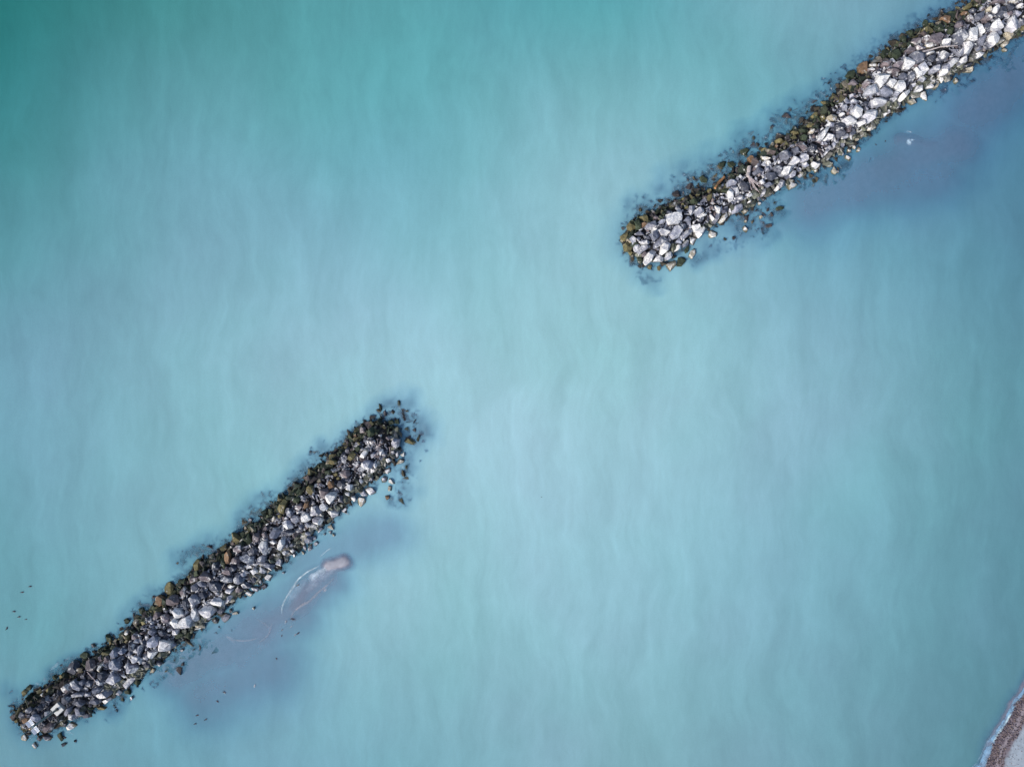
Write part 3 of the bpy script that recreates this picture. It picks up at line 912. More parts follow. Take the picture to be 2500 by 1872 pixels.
for r in RK: r['key'] = r['area'] + (1e6 if r['label'] else 0)
IND = sorted(RK, key=lambda r: -r['key'])[:300]
ids = set(id(r) for r in IND)
allV, allF, n0 = [], [], 0       # solids for measuring the water's depth
rubV, rubF, rubC, rubP = [], [], [], []
for r in RK:
    rng = random.Random(int(r['c'][0] * 31 + r['c'][1] * 17))
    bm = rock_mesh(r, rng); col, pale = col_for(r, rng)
    bm.verts.ensure_lookup_table(); bm.verts.index_update()
    V = np.array([v.co[:] for v in bm.verts]); F = np.array([[q.index for q in f.verts] for f in bm.faces if len(f.verts) == 3])
    edge_highlight = np.array([f[bm.faces.layers.int['edge_highlight']] for f in bm.faces if len(f.verts) == 3]); bm.free()
    allV.append(V); allF.append(F + n0); n0 += len(V)
    # wet, weedy foot: stones that stand in the sea carry a dark weed belt
    C = np.tile(np.array(col), (len(V), 1)); PA = np.full(len(F), pale)
    fn = np.cross(V[F[:, 1]] - V[F[:, 0]], V[F[:, 2]] - V[F[:, 0]]); fn /= np.linalg.norm(fn, axis=1)[:, None] + 1e-9
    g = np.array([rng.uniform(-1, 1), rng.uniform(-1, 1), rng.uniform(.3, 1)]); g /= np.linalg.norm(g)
    if pale > .05: PA = np.maximum(0, PA + .34 * (fn @ g - .55))     # whiter on faces turned to a random, upward-leaning direction
    if r['tone'] in 'WLGDBT': PA = PA + edge_highlight * .16     # bright edge highlights painted in as extra paleness
    if r['tone'] not in 'SM':
        jag = 0.14 * (fbm(V[:, 0], V[:, 1], 0.6, 4) - 0.5)
        kk = np.clip((0.30 + jag - V[:, 2]) / 0.20, 0, 1)[:, None]
        belt = np.array([0.088, 0.086, 0.048]) if r['t'] > 0 else np.array([0.10, 0.10, 0.06])
        C = C * (1 - kk) + belt * kk; PA = PA * (1 - kk[F].mean(1)[:, 0])
    if id(r) in ids:
        cen = V.mean(0); cen[2] = V[:, 2].min()
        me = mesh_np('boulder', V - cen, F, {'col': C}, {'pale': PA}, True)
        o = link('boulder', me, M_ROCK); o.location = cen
        r['obj'] = o
    else:
        rubV.append(V); rubF.append(F); rubC.append(C); rubP.append(PA)

# labels -------------------------------------------------------------
DIRS = ['right of', 'upper right of', 'above', 'upper left of', 'left of', 'lower left of', 'below', 'lower right of']
BWN = ['lower breakwater', 'upper breakwater']
areas = sorted(r['area'] for r in IND); small, big = areas[len(areas) // 4], areas[3 * len(areas) // 4]
def shape(r):
    p = np.array(r['pts']); q = p - p.mean(0); w, v = np.linalg.eigh(q.T @ q); a = q @ v
    ext = a.max(0) - a.min(0); asp = ext.max() / max(ext.min(), 1e-6); fill = r['area'] / (ext[0] * ext[1])
    if len(p) == 3 or fill < 0.52: return 'three-cornered'
    return 'long' if asp > 2.1 else 'oblong' if asp > 1.5 else 'blocky' if len(p) <= 5 else 'rounded'
LM = [r for r in IND if r['label']]
def sector(a, b):
    an = math.atan2(-(b['c'][1] - a['c'][1]), b['c'][0] - a['c'][0]); return int(round(an / (math.pi / 4))) % 8
used = set()
ORD = ['nearest', 'second', 'third', 'fourth']
for r in IND:
    if r['label']: lab = r['label'] + (' of the ' + BWN[r['bw']] if len(r['label'].split()) < 5 else '')
    else:
        best = None
        for m in LM:
            if m['bw'] != r['bw']: continue
            d = math.dist(m['c'], r['c'])
            if d > 300: continue
            s = sector(m, r)
            rank = sum(1 for q in IND if q is not r and not q['label'] and q['tone'] == r['tone'] and q['bw'] == r['bw'] and sector(m, q) == s and math.dist(m['c'], q['c']) < d)
            if rank > 3: continue
            nw = len(m['label'].split()); pen = 40 * max(0, nw - 8)
            key = (rank * 90 + d + pen)
            ln = m['label']
            sz = 'large ' if r['area'] > big else 'small ' if r['area'] < small else ''
            ty = WORD[r['tone']] + ' boulder'
            if rank == 0: lb = f"{sz}{shape(r)} {ty} {DIRS[s]} the {ln}" if nw <= 8 else f"{shape(r)} {ty} {DIRS[s]} the {ln}"
            else: lb = f"{ORD[rank]} {ty} {DIRS[s]} the {ln}"
            if len(lb.split()) > 16 or lb in used: continue
            if best is None or key < best[0]: best = (key, lb)
        lab = best[1] if best else f"{shape(r)} {WORD[r['tone']]} boulder of the {BWN[r['bw']]} by itself"
    used.add(lab)
    tag(r['obj'], lab, 'boulder', 'boulders of the ' + BWN[r['bw']])

# ------------------------------------------------------------------ rubble between the boulders (one object: uncountable)
def proto(rng):
    bm = bmesh.new()
    for i in range(9):
        v = Vector((rng.gauss(0, 1), rng.gauss(0, 1), rng.gauss(0, 1))).normalized()
        v = Vector([math.copysign(abs(q) ** 0.6, q) for q in v])
        bm.verts.new(v * rng.uniform(.8, 1.1))
    res = bmesh.ops.convex_hull(bm, input=bm.verts)
    bad = [g for g in res['geom_interior'] + res['geom_unused'] if isinstance(g, bmesh.types.BMVert)]
    bmesh.ops.delete(bm, geom=list(set(bad)), context='VERTS')
    bm.verts.index_update(); bmesh.ops.triangulate(bm, faces=bm.faces)
    V = np.array([v.co[:] for v in bm.verts]); F = np.array([[q.index for q in f.verts] for f in bm.faces]); bm.free(); return V, F
PR = [proto(RNG) for _ in range(18)]
def rotm(rng):
    q = rng.normal(size=4); q /= np.linalg.norm(q); a, b, c, d = q
    return np.array([[1-2*(c*c+d*d), 2*(b*c-a*d), 2*(b*d+a*c)], [2*(b*c+a*d), 1-2*(b*b+d*d), 2*(c*d-a*b)], [2*(b*d-a*c), 2*(c*d+a*b), 1-2*(b*b+c*c)]])
# footprint mask of annotated rocks
polyW = [(np.array([P(x, y, max(0, r.get('top', 0) * .5)).to_2d()[:] for x, y in r['pts']])) for r in RK]
cells = {}
for i, pw in enumerate(polyW):
    c = pw.mean(0); pw2 = c + (pw - c) * 0.86; polyW[i] = pw2
    for ix in range(int(pw2[:, 0].min() // 1), int(pw2[:, 0].max() // 1) + 1):
        for iy in range(int(pw2[:, 1].min() // 1), int(pw2[:, 1].max() // 1) + 1): cells.setdefault((ix, iy), []).append(i)
def inside(x, y):
    for i in cells.get((int(x // 1), int(y // 1)), ()):
        p = polyW[i]; k = False; j = len(p) - 1
        for q in range(len(p)):
            if (p[q][1] > y) != (p[j][1] > y) and x < (p[j][0] - p[q][0]) * (y - p[q][1]) / (p[j][1] - p[q][1]) + p[q][0]: k = not k
            j = q
        if k: return True
    return False
def stone(x, y, z, s, col, pale, sq=0.7):
    V, F = PR[NR.integers(len(PR))]
    sc = s * np.array([NR.uniform(.85, 1.5), NR.uniform(.6, 1.0), NR.uniform(.45, .8) * sq / .7])
    v = ((V * sc) @ rotm(NR).T)
    v[:, 2] *= 0.8
    v = v + np.array([x, y, z])
    rubV.append(v); rubF.append(F); rubC.append(np.tile(np.array(col) * NR.uniform(.7, 1.3), (len(v), 1))); rubP.append(np.full(len(F), pale))
BEACON = P(138.9, 1731.4, 1.9)
def tone_at(t, z, bw, x, y=0):
    u = NR.random(); t = t + .45 * (float(vnoise(np.array(x), np.array(y), 2.8, 3)) - .5)
    if z < 0.02: return ((.035, .035, .035) if u < .6 else (.05, .045, .035)), 0
    if t > 0.52:
        if u < .34: return (.032, .045, .034), 0
        if u < .52: return (.060, .075, .048), 0
        if u < .66: return (.115, .108, .058), .02
        if u < .78: return (.062, .058, .062), .02
        if u < .9: return (.11, .09, .09), 0
        return (.22, .20, .16), .1
    if t < -0.6:
        if u < .45: return (.17, .18, .14), .1
        if u < .75: return (.24, .235, .21), .2
        return (.10, .11, .09), .05
    k = 1.25 if bw else .85
    if u < .22: return (.085, .092, .125), .06
    if u < .50: return (.19 * k, .20 * k, .25 * k), .20
    if u < .86: return (.32 * k, .33 * k, .395 * k), .38
    return (.16 * k, .13 * k, .135 * k), .08
def fill(PT, bi, SS):
    T, E, _ = mound(PT[:, 0], PT[:, 1]); HH = mound_h(PT[:, 0], PT[:, 1])
    for q in range(len(PT)):
        pt = PT[q]; h = HH[q]
        if SS is not None and abs(T[q]) < abs(SS[q]) - .12: continue
        if h < -1.0 and NR.random() < .5: continue
        if math.hypot(pt[0] - BEACON.x, pt[1] - BEACON.y) < 1.5 or inside(*pt): continue
        sz = min(max(NR.lognormal(-1.28, 0.42), .13), .62) * (1.45 if abs(T[q]) > .6 else 1.0)
        z = h + NR.uniform(-.05, .22) + .25 * sz
        c, pl = tone_at(float(T[q]), z, bi, pt[0], pt[1])
        if bi == 0 and pt[0] < -70: c = tuple(q_ * .6 for q_ in c); pl *= .4
        stone(pt[0], pt[1], z, sz, c, pl)
for bi, sg in enumerate(SEG):
    for a, b, wa, wb in sg:
        L = np.linalg.norm(b - a); w = (wa + wb) / 2; d = (b - a) / L; nrm = np.array([-d[1], d[0]])
        if a[0] > 100: continue
        ncnt = int(L * w * 2 * 8.5)
        U = NR.uniform(0, L, ncnt); SS = NR.uniform(-1.22, 1.55 if bi else 1.28, ncnt)
        PT = a + d * U[:, None] + nrm * (SS * w)[:, None]
        fill(PT, bi, SS)
    # round caps of the ends
    for cx, r_ in ((sg[0][0], sg[0][2]), (sg[-1][1], sg[-1][3])):
        if cx[0] > 100: continue
        ncnt = int(r_ * r_ * 17); an = NR.uniform(0, 6.283, ncnt); rr = r_ * np.sqrt(NR.uniform(0, 1.7, ncnt))
        fill(cx + rr[:, None] * np.stack([np.cos(an), np.sin(an)], 1), bi, None)
# outlying stones awash and under water (photo pixels, radius px, drowned?)
for px, py, rr, zt in [(1040, 1100, 6, -.3), (1010, 1010, 10, -.25), (985, 1000, 9, -.2), (960, 1005, 9, -.15), (940, 1010, 8, -.1), (995, 1030, 8, -.2), (965, 1025, 8, -.05), (1000, 1150, 7, -.5), (1025, 1125, 7, -.6), (985, 1190, 8, -.5),
        (975, 1205, 8, -.25), (997, 1220, 7, -.4), (955, 1225, 8, -.35), (972, 1200, 6, -.15), (1560, 510, 8, -.2), (1548, 492, 6, -.45), (1525, 505, 5, -.6), (1600, 505, 9, -.4), (1610, 515, 9, -.3), (1640, 440, 7, -.45), (1650, 470, 9, -.3), (1680, 460, 10, -.3),
        (1700, 430, 12, -.25), (1720, 425, 12, -.2), (1735, 600, 6, -.3), (1757, 590, 5, -.4), (1732, 602, 5, -.25), (1795, 585, 9, -.3), (1850, 558, 8, -.35), (1860, 545, 8, -.25), (1878, 505, 9, -.2), (1905, 510, 10, -.1), (1875, 515, 7, .05), (1690, 650, 7, -.5), (1560, 665, 8, -.5), (1590, 685, 6, -.6),
        (1795, 345, 7, -.45), (1820, 345, 9, -.35), (1840, 355, 11, -.2), (1850, 330, 7, -.5), (1905, 310, 6, -.45), (1915, 290, 10, -.35), (1940, 272, 9, -.35), (1966, 262, 10, -.3), (1960, 250, 6, -.5), (2026, 200, 8, -.2), (2060, 165, 8, -.05), (2040, 178, 5, -.4), (2240, 60, 8, -.3), (2270, 48, 8, -.35), (2210, 75, 7, -.3), (2180, 108, 8, -.3), (2374, 200, 9, -.4), (2430, 155, 9, -.55), (2450, 150, 8, -.6), (2480, 165, 8, -.6), (2300, 230, 8, -.5), (2285, 250, 6, -.55), (2139, 351, 4, -.02), (2161, 344, 3, .05), (2125, 390, 4, -.25), (1966, 455, 5, -.3), (2002, 470, 4, -.4),
        (470, 1585, 7, -.2), (500, 1570, 6, -.3), (462, 1605, 6, -.3), (488, 1595, 5, -.3), (420, 1615, 6, -.3), (445, 1630, 5, -.35), (400, 1655, 6, -.3), (370, 1665, 7, -.2), (350, 1680, 7, -.3), (537, 1530, 5, -.1), (528, 1543, 5, -.1), (566, 1537, 3, -.1),
        (455, 1350, 8, -.35), (480, 1345, 8, -.3), (520, 1335, 8, -.25), (535, 1345, 8, -.2), (610, 1240, 9, -.25), (640, 1230, 9, -.2), (665, 1210, 8, -.3), (585, 1290, 8, -.4), (710, 1185, 9, -.15), (725, 1165, 6, -.35), (790, 1075, 6, -.25), (843, 1068, 6, -.2), (380, 1460, 8, -.2), (330, 1500, 7, -.2), (290, 1520, 6, -.25), (270, 1545, 6, -.3), (150, 1625, 6, -.1), (160, 1610, 7, -.1), (135, 1650, 6, -.15), (185, 1808, 6, -.08), (155, 1800, 6, .0), (280, 1725, 6, -.2), (285, 1735, 5, .0), (210, 1760, 6, -.5), (260, 1760, 9, -.6), (30, 1690, 8, -.6), (1770, 470, 8, -.3)]:
    w = P(px, py); stone(w.x, w.y, zt - rr * S * .35, rr * S * 1.15, (.05, .045, .05), 0, .9)
REEF = [(985, 1010, 1015, 1060, 38, -.22), (930, 1015, 965, 1000, 26, -.18), (985, 1110, 985, 1190, 34, -.42), (950, 1218, 992, 1225, 24, -.42),
        (1555, 505, 1612, 510, 26, -.32), (1650, 470, 1745, 420, 42, -.20), (1745, 425, 1800, 375, 34, -.14), (1812, 348, 1852, 345, 30, -.28), (1895, 305, 1975, 262, 32, -.28), (1975, 270, 2040, 195, 22, -.30), (2185, 105, 2285, 48, 26, -.33),
        (1825, 520, 1898, 508, 40, -.20), (1800, 565, 1870, 555, 36, -.36), (1740, 598, 1785, 592, 28, -.5), (1700, 635, 1718, 622, 18, -.4), (1955, 445, 2062, 402, 32, -.28), (2050, 345, 2100, 330, 28, -.18), (2290, 222, 2365, 190, 30, -.48), (2410, 150, 2495, 140, 44, -.66), (1565, 670, 1600, 688, 22, -.5),
        (440, 1592, 500, 1570, 38, -.32), (380, 1662, 452, 1620, 24, -.42), (270, 1735, 300, 1700, 22, -.4), (590, 1285, 672, 1212, 28, -.28), (498, 1345, 545, 1330, 28, -.28), (440, 1368, 492, 1345, 26, -.33), (325, 1505, 382, 1462, 24, -.28), (700, 1190, 785, 1098, 20, -.28), (30, 1690, 45, 1720, 22, -.5), (130, 1650, 190, 1610, 18, -.25)]
def reef_h(x, y):
    z = np.full(np.shape(x), -9.0)
    for x0, y0, x1, y1, w, tp_ in REEF:
        a = np.array(P(x0, y0).to_2d()); b = np.array(P(x1, y1).to_2d()); d = b - a
        u = np.clip(((x - a[0]) * d[0] + (y - a[1]) * d[1]) / (d @ d), 0, 1)
        r = np.hypot(x - (a[0] + u * d[0]), y - (a[1] + u * d[1])) / (w * S)
        z = np.maximum(z, tp_ - .48 * r ** 2 - .14)
    return z
for x0, y0, x1, y1, w, tp_ in REEF:
    for _ in range(int(math.dist((x0, y0), (x1, y1)) * w * 2 / 130 + w * w / 70)):
        u = NR.random(); q = P(x0 + (x1 - x0) * u + NR.normal() * w * .5, y0 + (y1 - y0) * u + NR.normal() * w * .5)
        if inside(q.x, q.y): continue
        rz = float(reef_h(np.array([q.x]), np.array([q.y]))[0])
        if rz < -1: continue
        sz = float(np.clip(NR.lognormal(-.72, .4), .24, .95))
        stone(q.x, q.y, rz + sz * NR.uniform(-.35, .15), sz, [(.05, .045, .05), (.045, .05, .035), (.085, .075, .05)][NR.integers(3)], 0, .8)
# mound core
cx_, cy_, cf_ = grid(np.arange(-92, 118, .6), np.arange(-64, 92, .6))
ch = mound_h(cx_, cy_) - .12; ct, ce, cw = mound(cx_, cy_)
ch = np.maximum(ch, reef_h(cx_, cy_) - .06 + 1.7 * (fbm(cx_, cy_, 2.0, 12) - .58)); ch += .25 * (fbm(cx_, cy_, 1.1, 9) - .5)
keepv = (ce < 6) | (ch > -2.9); kf = keepv[cf_].all(1); cf2 = cf_[kf]; remap = -np.ones(len(cx_), int); usedv = np.unique(cf2); remap[usedv] = np.arange(len(usedv))
cV = np.stack([cx_, cy_, ch], 1)[usedv]; cF = remap[cf2]; cF = np.concatenate([cF[:, [0, 1, 2]], cF[:, [0, 2, 3]]])
rubV.append(cV); rubF.append(cF); rubC.append(np.tile([.03, .03, .034], (len(cV), 1))); rubP.append(np.zeros(len(cF)))
off = 0; FF = []
for v, f in zip(rubV, rubF): FF.append(f + off); off += len(v)
RV = np.concatenate(rubV); RF = np.concatenate(FF)
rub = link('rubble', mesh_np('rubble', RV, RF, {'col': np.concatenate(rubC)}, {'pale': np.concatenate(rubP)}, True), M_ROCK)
tag(rub, 'small broken stones packed between the big boulders of both breakwaters', 'rubble', kind='stuff')
allV.append(RV); allF.append(RF + n0)
BV = np.concatenate(allV); BF = np.concatenate(allF)
bvh = BVHTree.FromPolygons(BV.tolist(), BF.tolist())

# ------------------------------------------------------------------ water
WX = [0, 500, 1000, 1500, 2000, 2500]; WY = [0, 235, 470, 936, 1400, 1872]  # silt and depth tint by position, with lens vignette painted into corners
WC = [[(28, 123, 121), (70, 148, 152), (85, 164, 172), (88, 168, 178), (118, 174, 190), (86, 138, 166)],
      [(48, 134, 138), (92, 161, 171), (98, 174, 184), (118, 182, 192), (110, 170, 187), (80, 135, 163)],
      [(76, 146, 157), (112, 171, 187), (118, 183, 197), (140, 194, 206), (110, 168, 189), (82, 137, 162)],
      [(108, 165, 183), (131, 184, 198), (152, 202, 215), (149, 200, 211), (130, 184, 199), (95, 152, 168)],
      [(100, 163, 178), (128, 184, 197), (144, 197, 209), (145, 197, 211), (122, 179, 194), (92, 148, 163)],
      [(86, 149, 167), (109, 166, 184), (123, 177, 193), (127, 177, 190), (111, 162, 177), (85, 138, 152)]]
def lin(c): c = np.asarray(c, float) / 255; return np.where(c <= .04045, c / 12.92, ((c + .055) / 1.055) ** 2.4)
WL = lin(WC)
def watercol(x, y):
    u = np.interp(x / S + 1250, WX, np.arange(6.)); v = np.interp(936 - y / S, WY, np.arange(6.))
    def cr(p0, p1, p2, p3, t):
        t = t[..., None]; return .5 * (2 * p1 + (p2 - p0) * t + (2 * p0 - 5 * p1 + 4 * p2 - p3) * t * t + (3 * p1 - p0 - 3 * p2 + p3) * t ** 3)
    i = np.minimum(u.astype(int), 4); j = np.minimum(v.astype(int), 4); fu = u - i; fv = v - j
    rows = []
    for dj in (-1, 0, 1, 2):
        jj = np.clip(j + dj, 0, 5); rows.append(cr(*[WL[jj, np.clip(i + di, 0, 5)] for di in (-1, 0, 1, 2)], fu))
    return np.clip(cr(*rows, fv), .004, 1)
WGAIN = np.array([0.955, 0.908, 0.862])
stp = 0.25
wxs = axis(-95, 95, stp); wys = axis(-74, 74, stp)
wx, wy, wf = grid(wxs, wys)
_t, ce_, _w = mound(wx, wy)
hot = (ce_ < 6) | (reef_h(wx, wy) > -2.6)
for r in RK:
    if r['e'] > 2.5: c = P(*r['c']); hot |= np.hypot(wx - c.x, wy - c.y) < r['R'] * 1.8 + .6
hotf = hot[wf].all(1)
coarse = wf[~hotf]; hf = wf[hotf]
# the cells round the stones are split 2 x 2
nx_ = len(wxs); i0 = hf[:, 0]; ci, cj = i0 % nx_, i0 // nx_
FXn = 2 * nx_ - 1
fxs = np.empty(FXn); fxs[::2] = wxs; fxs[1::2] = (wxs[1:] + wxs[:-1]) / 2
fys = np.empty(2 * len(wys) - 1); fys[::2] = wys; fys[1::2] = (wys[1:] + wys[:-1]) / 2
fine = []
for dj in (0, 1):
    for di in (0, 1):
        A = (2 * cj + dj) * FXn + 2 * ci + di; fine.append(np.stack([A, A + 1, A + FXn + 1, A + FXn], 1))
cmap = (2 * (np.arange(len(wx)) // nx_)) * FXn + 2 * (np.arange(len(wx)) % nx_)
fac = np.concatenate([cmap[coarse]] + fine)
ids_, inv = np.unique(fac, return_inverse=True); wf = inv.reshape(fac.shape)
wx = fxs[ids_ % FXn]; wy = fys[ids_ // FXn]
tz, td = terrain(wx, wy)
top = tz.copy()
hotid = np.unique(np.concatenate(fine))
full = np.zeros(FXn * len(fys), bool); full[hotid] = True
dn = Vector((0, 0, -1))
for i in np.where(full[ids_])[0]:
    h = bvh.ray_cast(Vector((wx[i], wy[i], 9.0)), dn)
    if h[0] is not None and h[0].z > top[i]: top[i] = h[0].z
dep = np.clip(-top, 0, 3)
D = np.full(FXn * len(fys), 3.0); D[ids_] = dep; D = D.reshape(len(fys), FXn)
pp = np.pad(D, 1, mode='edge'); sh_ = [pp[i:i + D.shape[0], j:j + D.shape[1]] for i in range(3) for j in range(3)]
Dm = np.max(sh_, 0); Da = np.mean(sh_, 0); mixd = (.45 * Dm + .35 * D + .20 * Da).ravel()[ids_]
dep = np.where(full[ids_], mixd, dep)
edge = np.where(full[ids_] & (dep > 2.95), np.clip(-tz, 0, 3), dep); dep = np.minimum(edge, np.clip(-tz, 0, 3))
K = np.array([1.05, 0.82, 0.58])
ach = 1 - np.exp(-(dep[:, None] + .04) / K)
dens = ach.mean(1)
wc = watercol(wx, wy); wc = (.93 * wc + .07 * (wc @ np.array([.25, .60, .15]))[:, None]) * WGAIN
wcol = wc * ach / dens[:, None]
wverts = np.stack([wx, wy, np.zeros_like(wx)], 1)
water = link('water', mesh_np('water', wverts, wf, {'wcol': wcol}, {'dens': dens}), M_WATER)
tag(water, kind='structure')

# ------------------------------------------------------------------ foam
fV, fF, fC, fD = [], [], [], []
def ribbon(pts, wid, dens, col=(.62, .78, .86), z=.012, t=None, prof=2):
    if t: pts = [tp(t, *p) for p in pts]
    q = [np.array(P(*p).to_2d()) for p in pts]
    # resample
    out = []
    for a, b in zip(q, q[1:]):
        n = max(1, int(np.linalg.norm(b - a) / .35)); out += [a + (b - a) * i / n for i in range(n)]
    out.append(q[-1]); out = np.array(out); n = len(out)
    for _ in range(2): out[1:-1] = (out[:-2] + 2 * out[1:-1] + out[2:]) / 4
    tg = np.gradient(out, axis=0); tg /= np.linalg.norm(tg, axis=1)[:, None] + 1e-9; nr = np.stack([-tg[:, 1], tg[:, 0]], 1)
    u = np.linspace(0, 1, n); taper = np.minimum(1, np.minimum(u, 1 - u) * 6 + .1)
    w = np.interp(u, np.linspace(0, 1, len(wid)), wid) * S * (0.7 + .6 * vnoise(out[:, 0], out[:, 1], .9, 6))
    base = sum(len(v) for v in fV); k = 5
    for s in np.linspace(-1, 1, k):
        v = out + nr * (w * s / 2)[:, None]
        fV.append(np.c_[v, np.full(n, z)]); fD.append(dens * taper * (1 - abs(s) ** prof)); fC.append(np.tile(col, (n, 1)))
    for j in range(k - 1):
        i = np.arange(n - 1); A = base + j * n + i; fF.append(np.stack([A, A + 1, A + n + 1, A + n], 1))
def foam(name, label):
    me = mesh_np(name, np.concatenate(fV), np.concatenate(fF), {'col': np.concatenate(fC)}, {'dens': np.concatenate(fD)})
    o = link(name, me, M_FOAM); tag(o, label, 'foam', kind='stuff'); fV.clear(); fF.clear(); fC.clear(); fD.clear(); return o
tan = (.42, .43, .50)
ribbon([(1455, 415), (1300, 490), (1160, 600), (1150, 640), (1060, 770), (1000, 870), (970, 950), (975, 1040)], [4, 4.5, 6, 5, 3.5], .95, t='Q')
ribbon([(1640, 350), (1560, 415), (1535, 445), (1480, 500), (1380, 550), (1320, 610)], [4, 10, 18, 24, 14], .85, t='Q', col=(.66, .80, .93))
ribbon([(1790, 345), (1700, 360), (1600, 385)], [3, 7, 9], .5, t='Q', col=(.60, .66, .76))
ribbon([(1700, 420), (1560, 500), (1400, 620), (1280, 740)], [8, 20, 26, 16], .30, t='Q', col=(.52, .66, .82))
ribbon([(1540, 430), (1500, 480), (1460, 520)], [4, 6, 4], .8, t='Q')
ribbon([(1560, 350), (1550, 430)], [3, 4], .7, t='Q')
ribbon([(1300, 580), (1180, 690), (1090, 800), (1030, 880)], [12, 28, 30, 14], .36, t='Q', col=(.45, .62, .78))
ribbon([(1640, 560), (1560, 650), (1440, 750), (1330, 860), (1200, 930), (1110, 1010), (1080, 1080)], [3, 5, 7, 9, 6, 4], .62, col=tan, t='Q')
ribbon([(1490, 735), (1540, 715)], [5, 7], .7, col=(.55, .55, .6), t='Q')
ribbon([(270, 1305), (340, 1345), (380, 1390)], [6, 9, 4], .45, col=(.48, .52, .62), t='Q')
ribbon([(360, 1350), (430, 1365), (560, 1360), (660, 1335)], [4, 5, 4, 3], .4, col=tan, t='Q')
ribbon([(850, 1140), (830, 1210), (800, 1300), (680, 1390)], [4, 5, 4, 3], .28, col=tan, t='Q')
ribbon([(640, 1080), (760, 1150), (830, 1220)], [4, 5, 3], .22, col=tan, t='Q')
ribbon([(1600, 190), (1520, 240), (1450, 310)], [3, 4, 3], .4, t='Q')
ribbon([(1195, 315), (1225, 350)], [3, 3], .8, t='Q')
ribbon([(1500, 335), (1480, 370)], [3, 3], .6, t='Q')
foam('sandbar_foam', 'thin white and tan foam strands curling over the submerged sandbar')
ribbon([(720, 520), (700, 600), (740, 700), (730, 860)], [4, 13, 14, 6], .95, t='V', col=(.55, .75, .92))
ribbon([(740, 590), (860, 590), (990, 600)], [8, 7, 4], .9, t='V', col=(.5, .7, .88))
ribbon([(1250, 590), (1400, 590)], [2, 3], .6, t='V')
ribbon([(570, 210), (700, 215), (880, 255)], [5, 7, 5], .6, t='V', col=(.45, .65, .8))
ribbon([(600, 160), (660, 170)], [4, 3], .3, t='V')
foam('shoal_foam', 'pale blue curl of foam breaking on the shoal right of the breakwater')
for pts, w_ in (([(600, 500), (560, 540)], 8), ([(770, 290), (720, 340), (650, 400)], 9), ([(900, 230), (850, 270)], 7), ([(450, 560), (520, 590)], 8), ([(840, 1180), (960, 1230)], 8)):
    ribbon(pts, [w_ * .6, w_, w_ * .5], .28, t='A', col=(.55, .72, .85))
for pts in ([(440, 850), (390, 830), (350, 880)], [(150, 940), (210, 1000)], [(1350, 800), (1400, 760)]): ribbon(pts, [2, 2.5, 2], .7, t='E')
foam('breakwater_foam', 'faint milky wash clinging to the edges of the lower breakwater')
sh = [(2318, 1990), (2366, 1925), (2409, 1872), (2426, 1814), (2453, 1772), (2471, 1740), (2481, 1717), (2505, 1688), (2560, 1590)]
def outw(i, k):
    a, b = sh[max(i - 1, 0)], sh[min(i + 1, len(sh) - 1)]; dx, dy = b[0] - a[0], b[1] - a[1]; L = math.hypot(dx, dy); return (sh[i][0] + dy / L * k, sh[i][1] - dx / L * k)
ww_ = [16, 15, 13, 8, 6.5, 6, 5.5, 5.5, 5]
ribbon([outw(i, ww_[i]) for i in range(len(sh))], [w * 2.5 for w in ww_], .95, col=(.24, .44, .64), z=.05, prof=5)
ribbon([outw(i, ww_[i] * .5) for i in range(3, 5)], [4, 9, 6], .9, col=(.6, .82, .92), z=.065)
ribbon([outw(i, ww_[i] * .5) for i in range(4, 6)], [3, 8, 5], .95, col=(.65, .87, .95), z=.065)
ribbon([outw(i, ww_[i] * .9) for i in range(1, 4)], [6, 12, 8], .5, col=(.4, .6, .8), z=.065)
ribbon([outw(i, ww_[i] * 2.1) for i in range(0, 5)], [2.5, 3, 2.5], .4, col=(.4, .62, .78), z=.065)
foam('swash_foam', 'blue-white swash of a small wave along the beach')

# ------------------------------------------------------------------ seaweed and gravel on the beach
sV, sF, sC = [], [], []; off = 0
px = NR.uniform(2300, 2620, 60000); py = NR.uniform(1560, 2020, 60000); X = (px - 1250) * S; Y = (936 - py) * S
Z, D = terrain(X, Y)
pr = np.select([(D > -.2) & (D < 1.1), (D > 0) & (D < 1.6), (D >= 1.6) & (D < 2.3), (D >= 2.3) & (D < 5)], [1, .25, .8, .1], 0)
sel = np.where(NR.random(60000) < pr)[0][:3800]
for i in sel:
    V, F = PR[NR.integers(len(PR))]; s = NR.uniform(.06, .19) * (1 if D[i] < 2.4 else .6)
    v = (V * s * np.array([1.3, .7, .45])) @ rotm(NR).T; v[:, 2] *= .5; v += np.array([X[i], Y[i], Z[i] + s * .2])
    sV.append(v); sF.append(F + off); off += len(v)
    c = [(.12, .10, .125), (.16, .125, .14), (.075, .065, .085), (.22, .175, .16)][NR.integers(4)]; sC.append(np.tile(c, (len(v), 1)))
o = link('seaweed', mesh_np('seaweed', np.concatenate(sV), np.concatenate(sF), {'col': np.concatenate(sC)}), M_WEED)
tag(o, 'purple-brown line of washed-up seaweed and gravel along the beach', 'seaweed', kind='stuff')

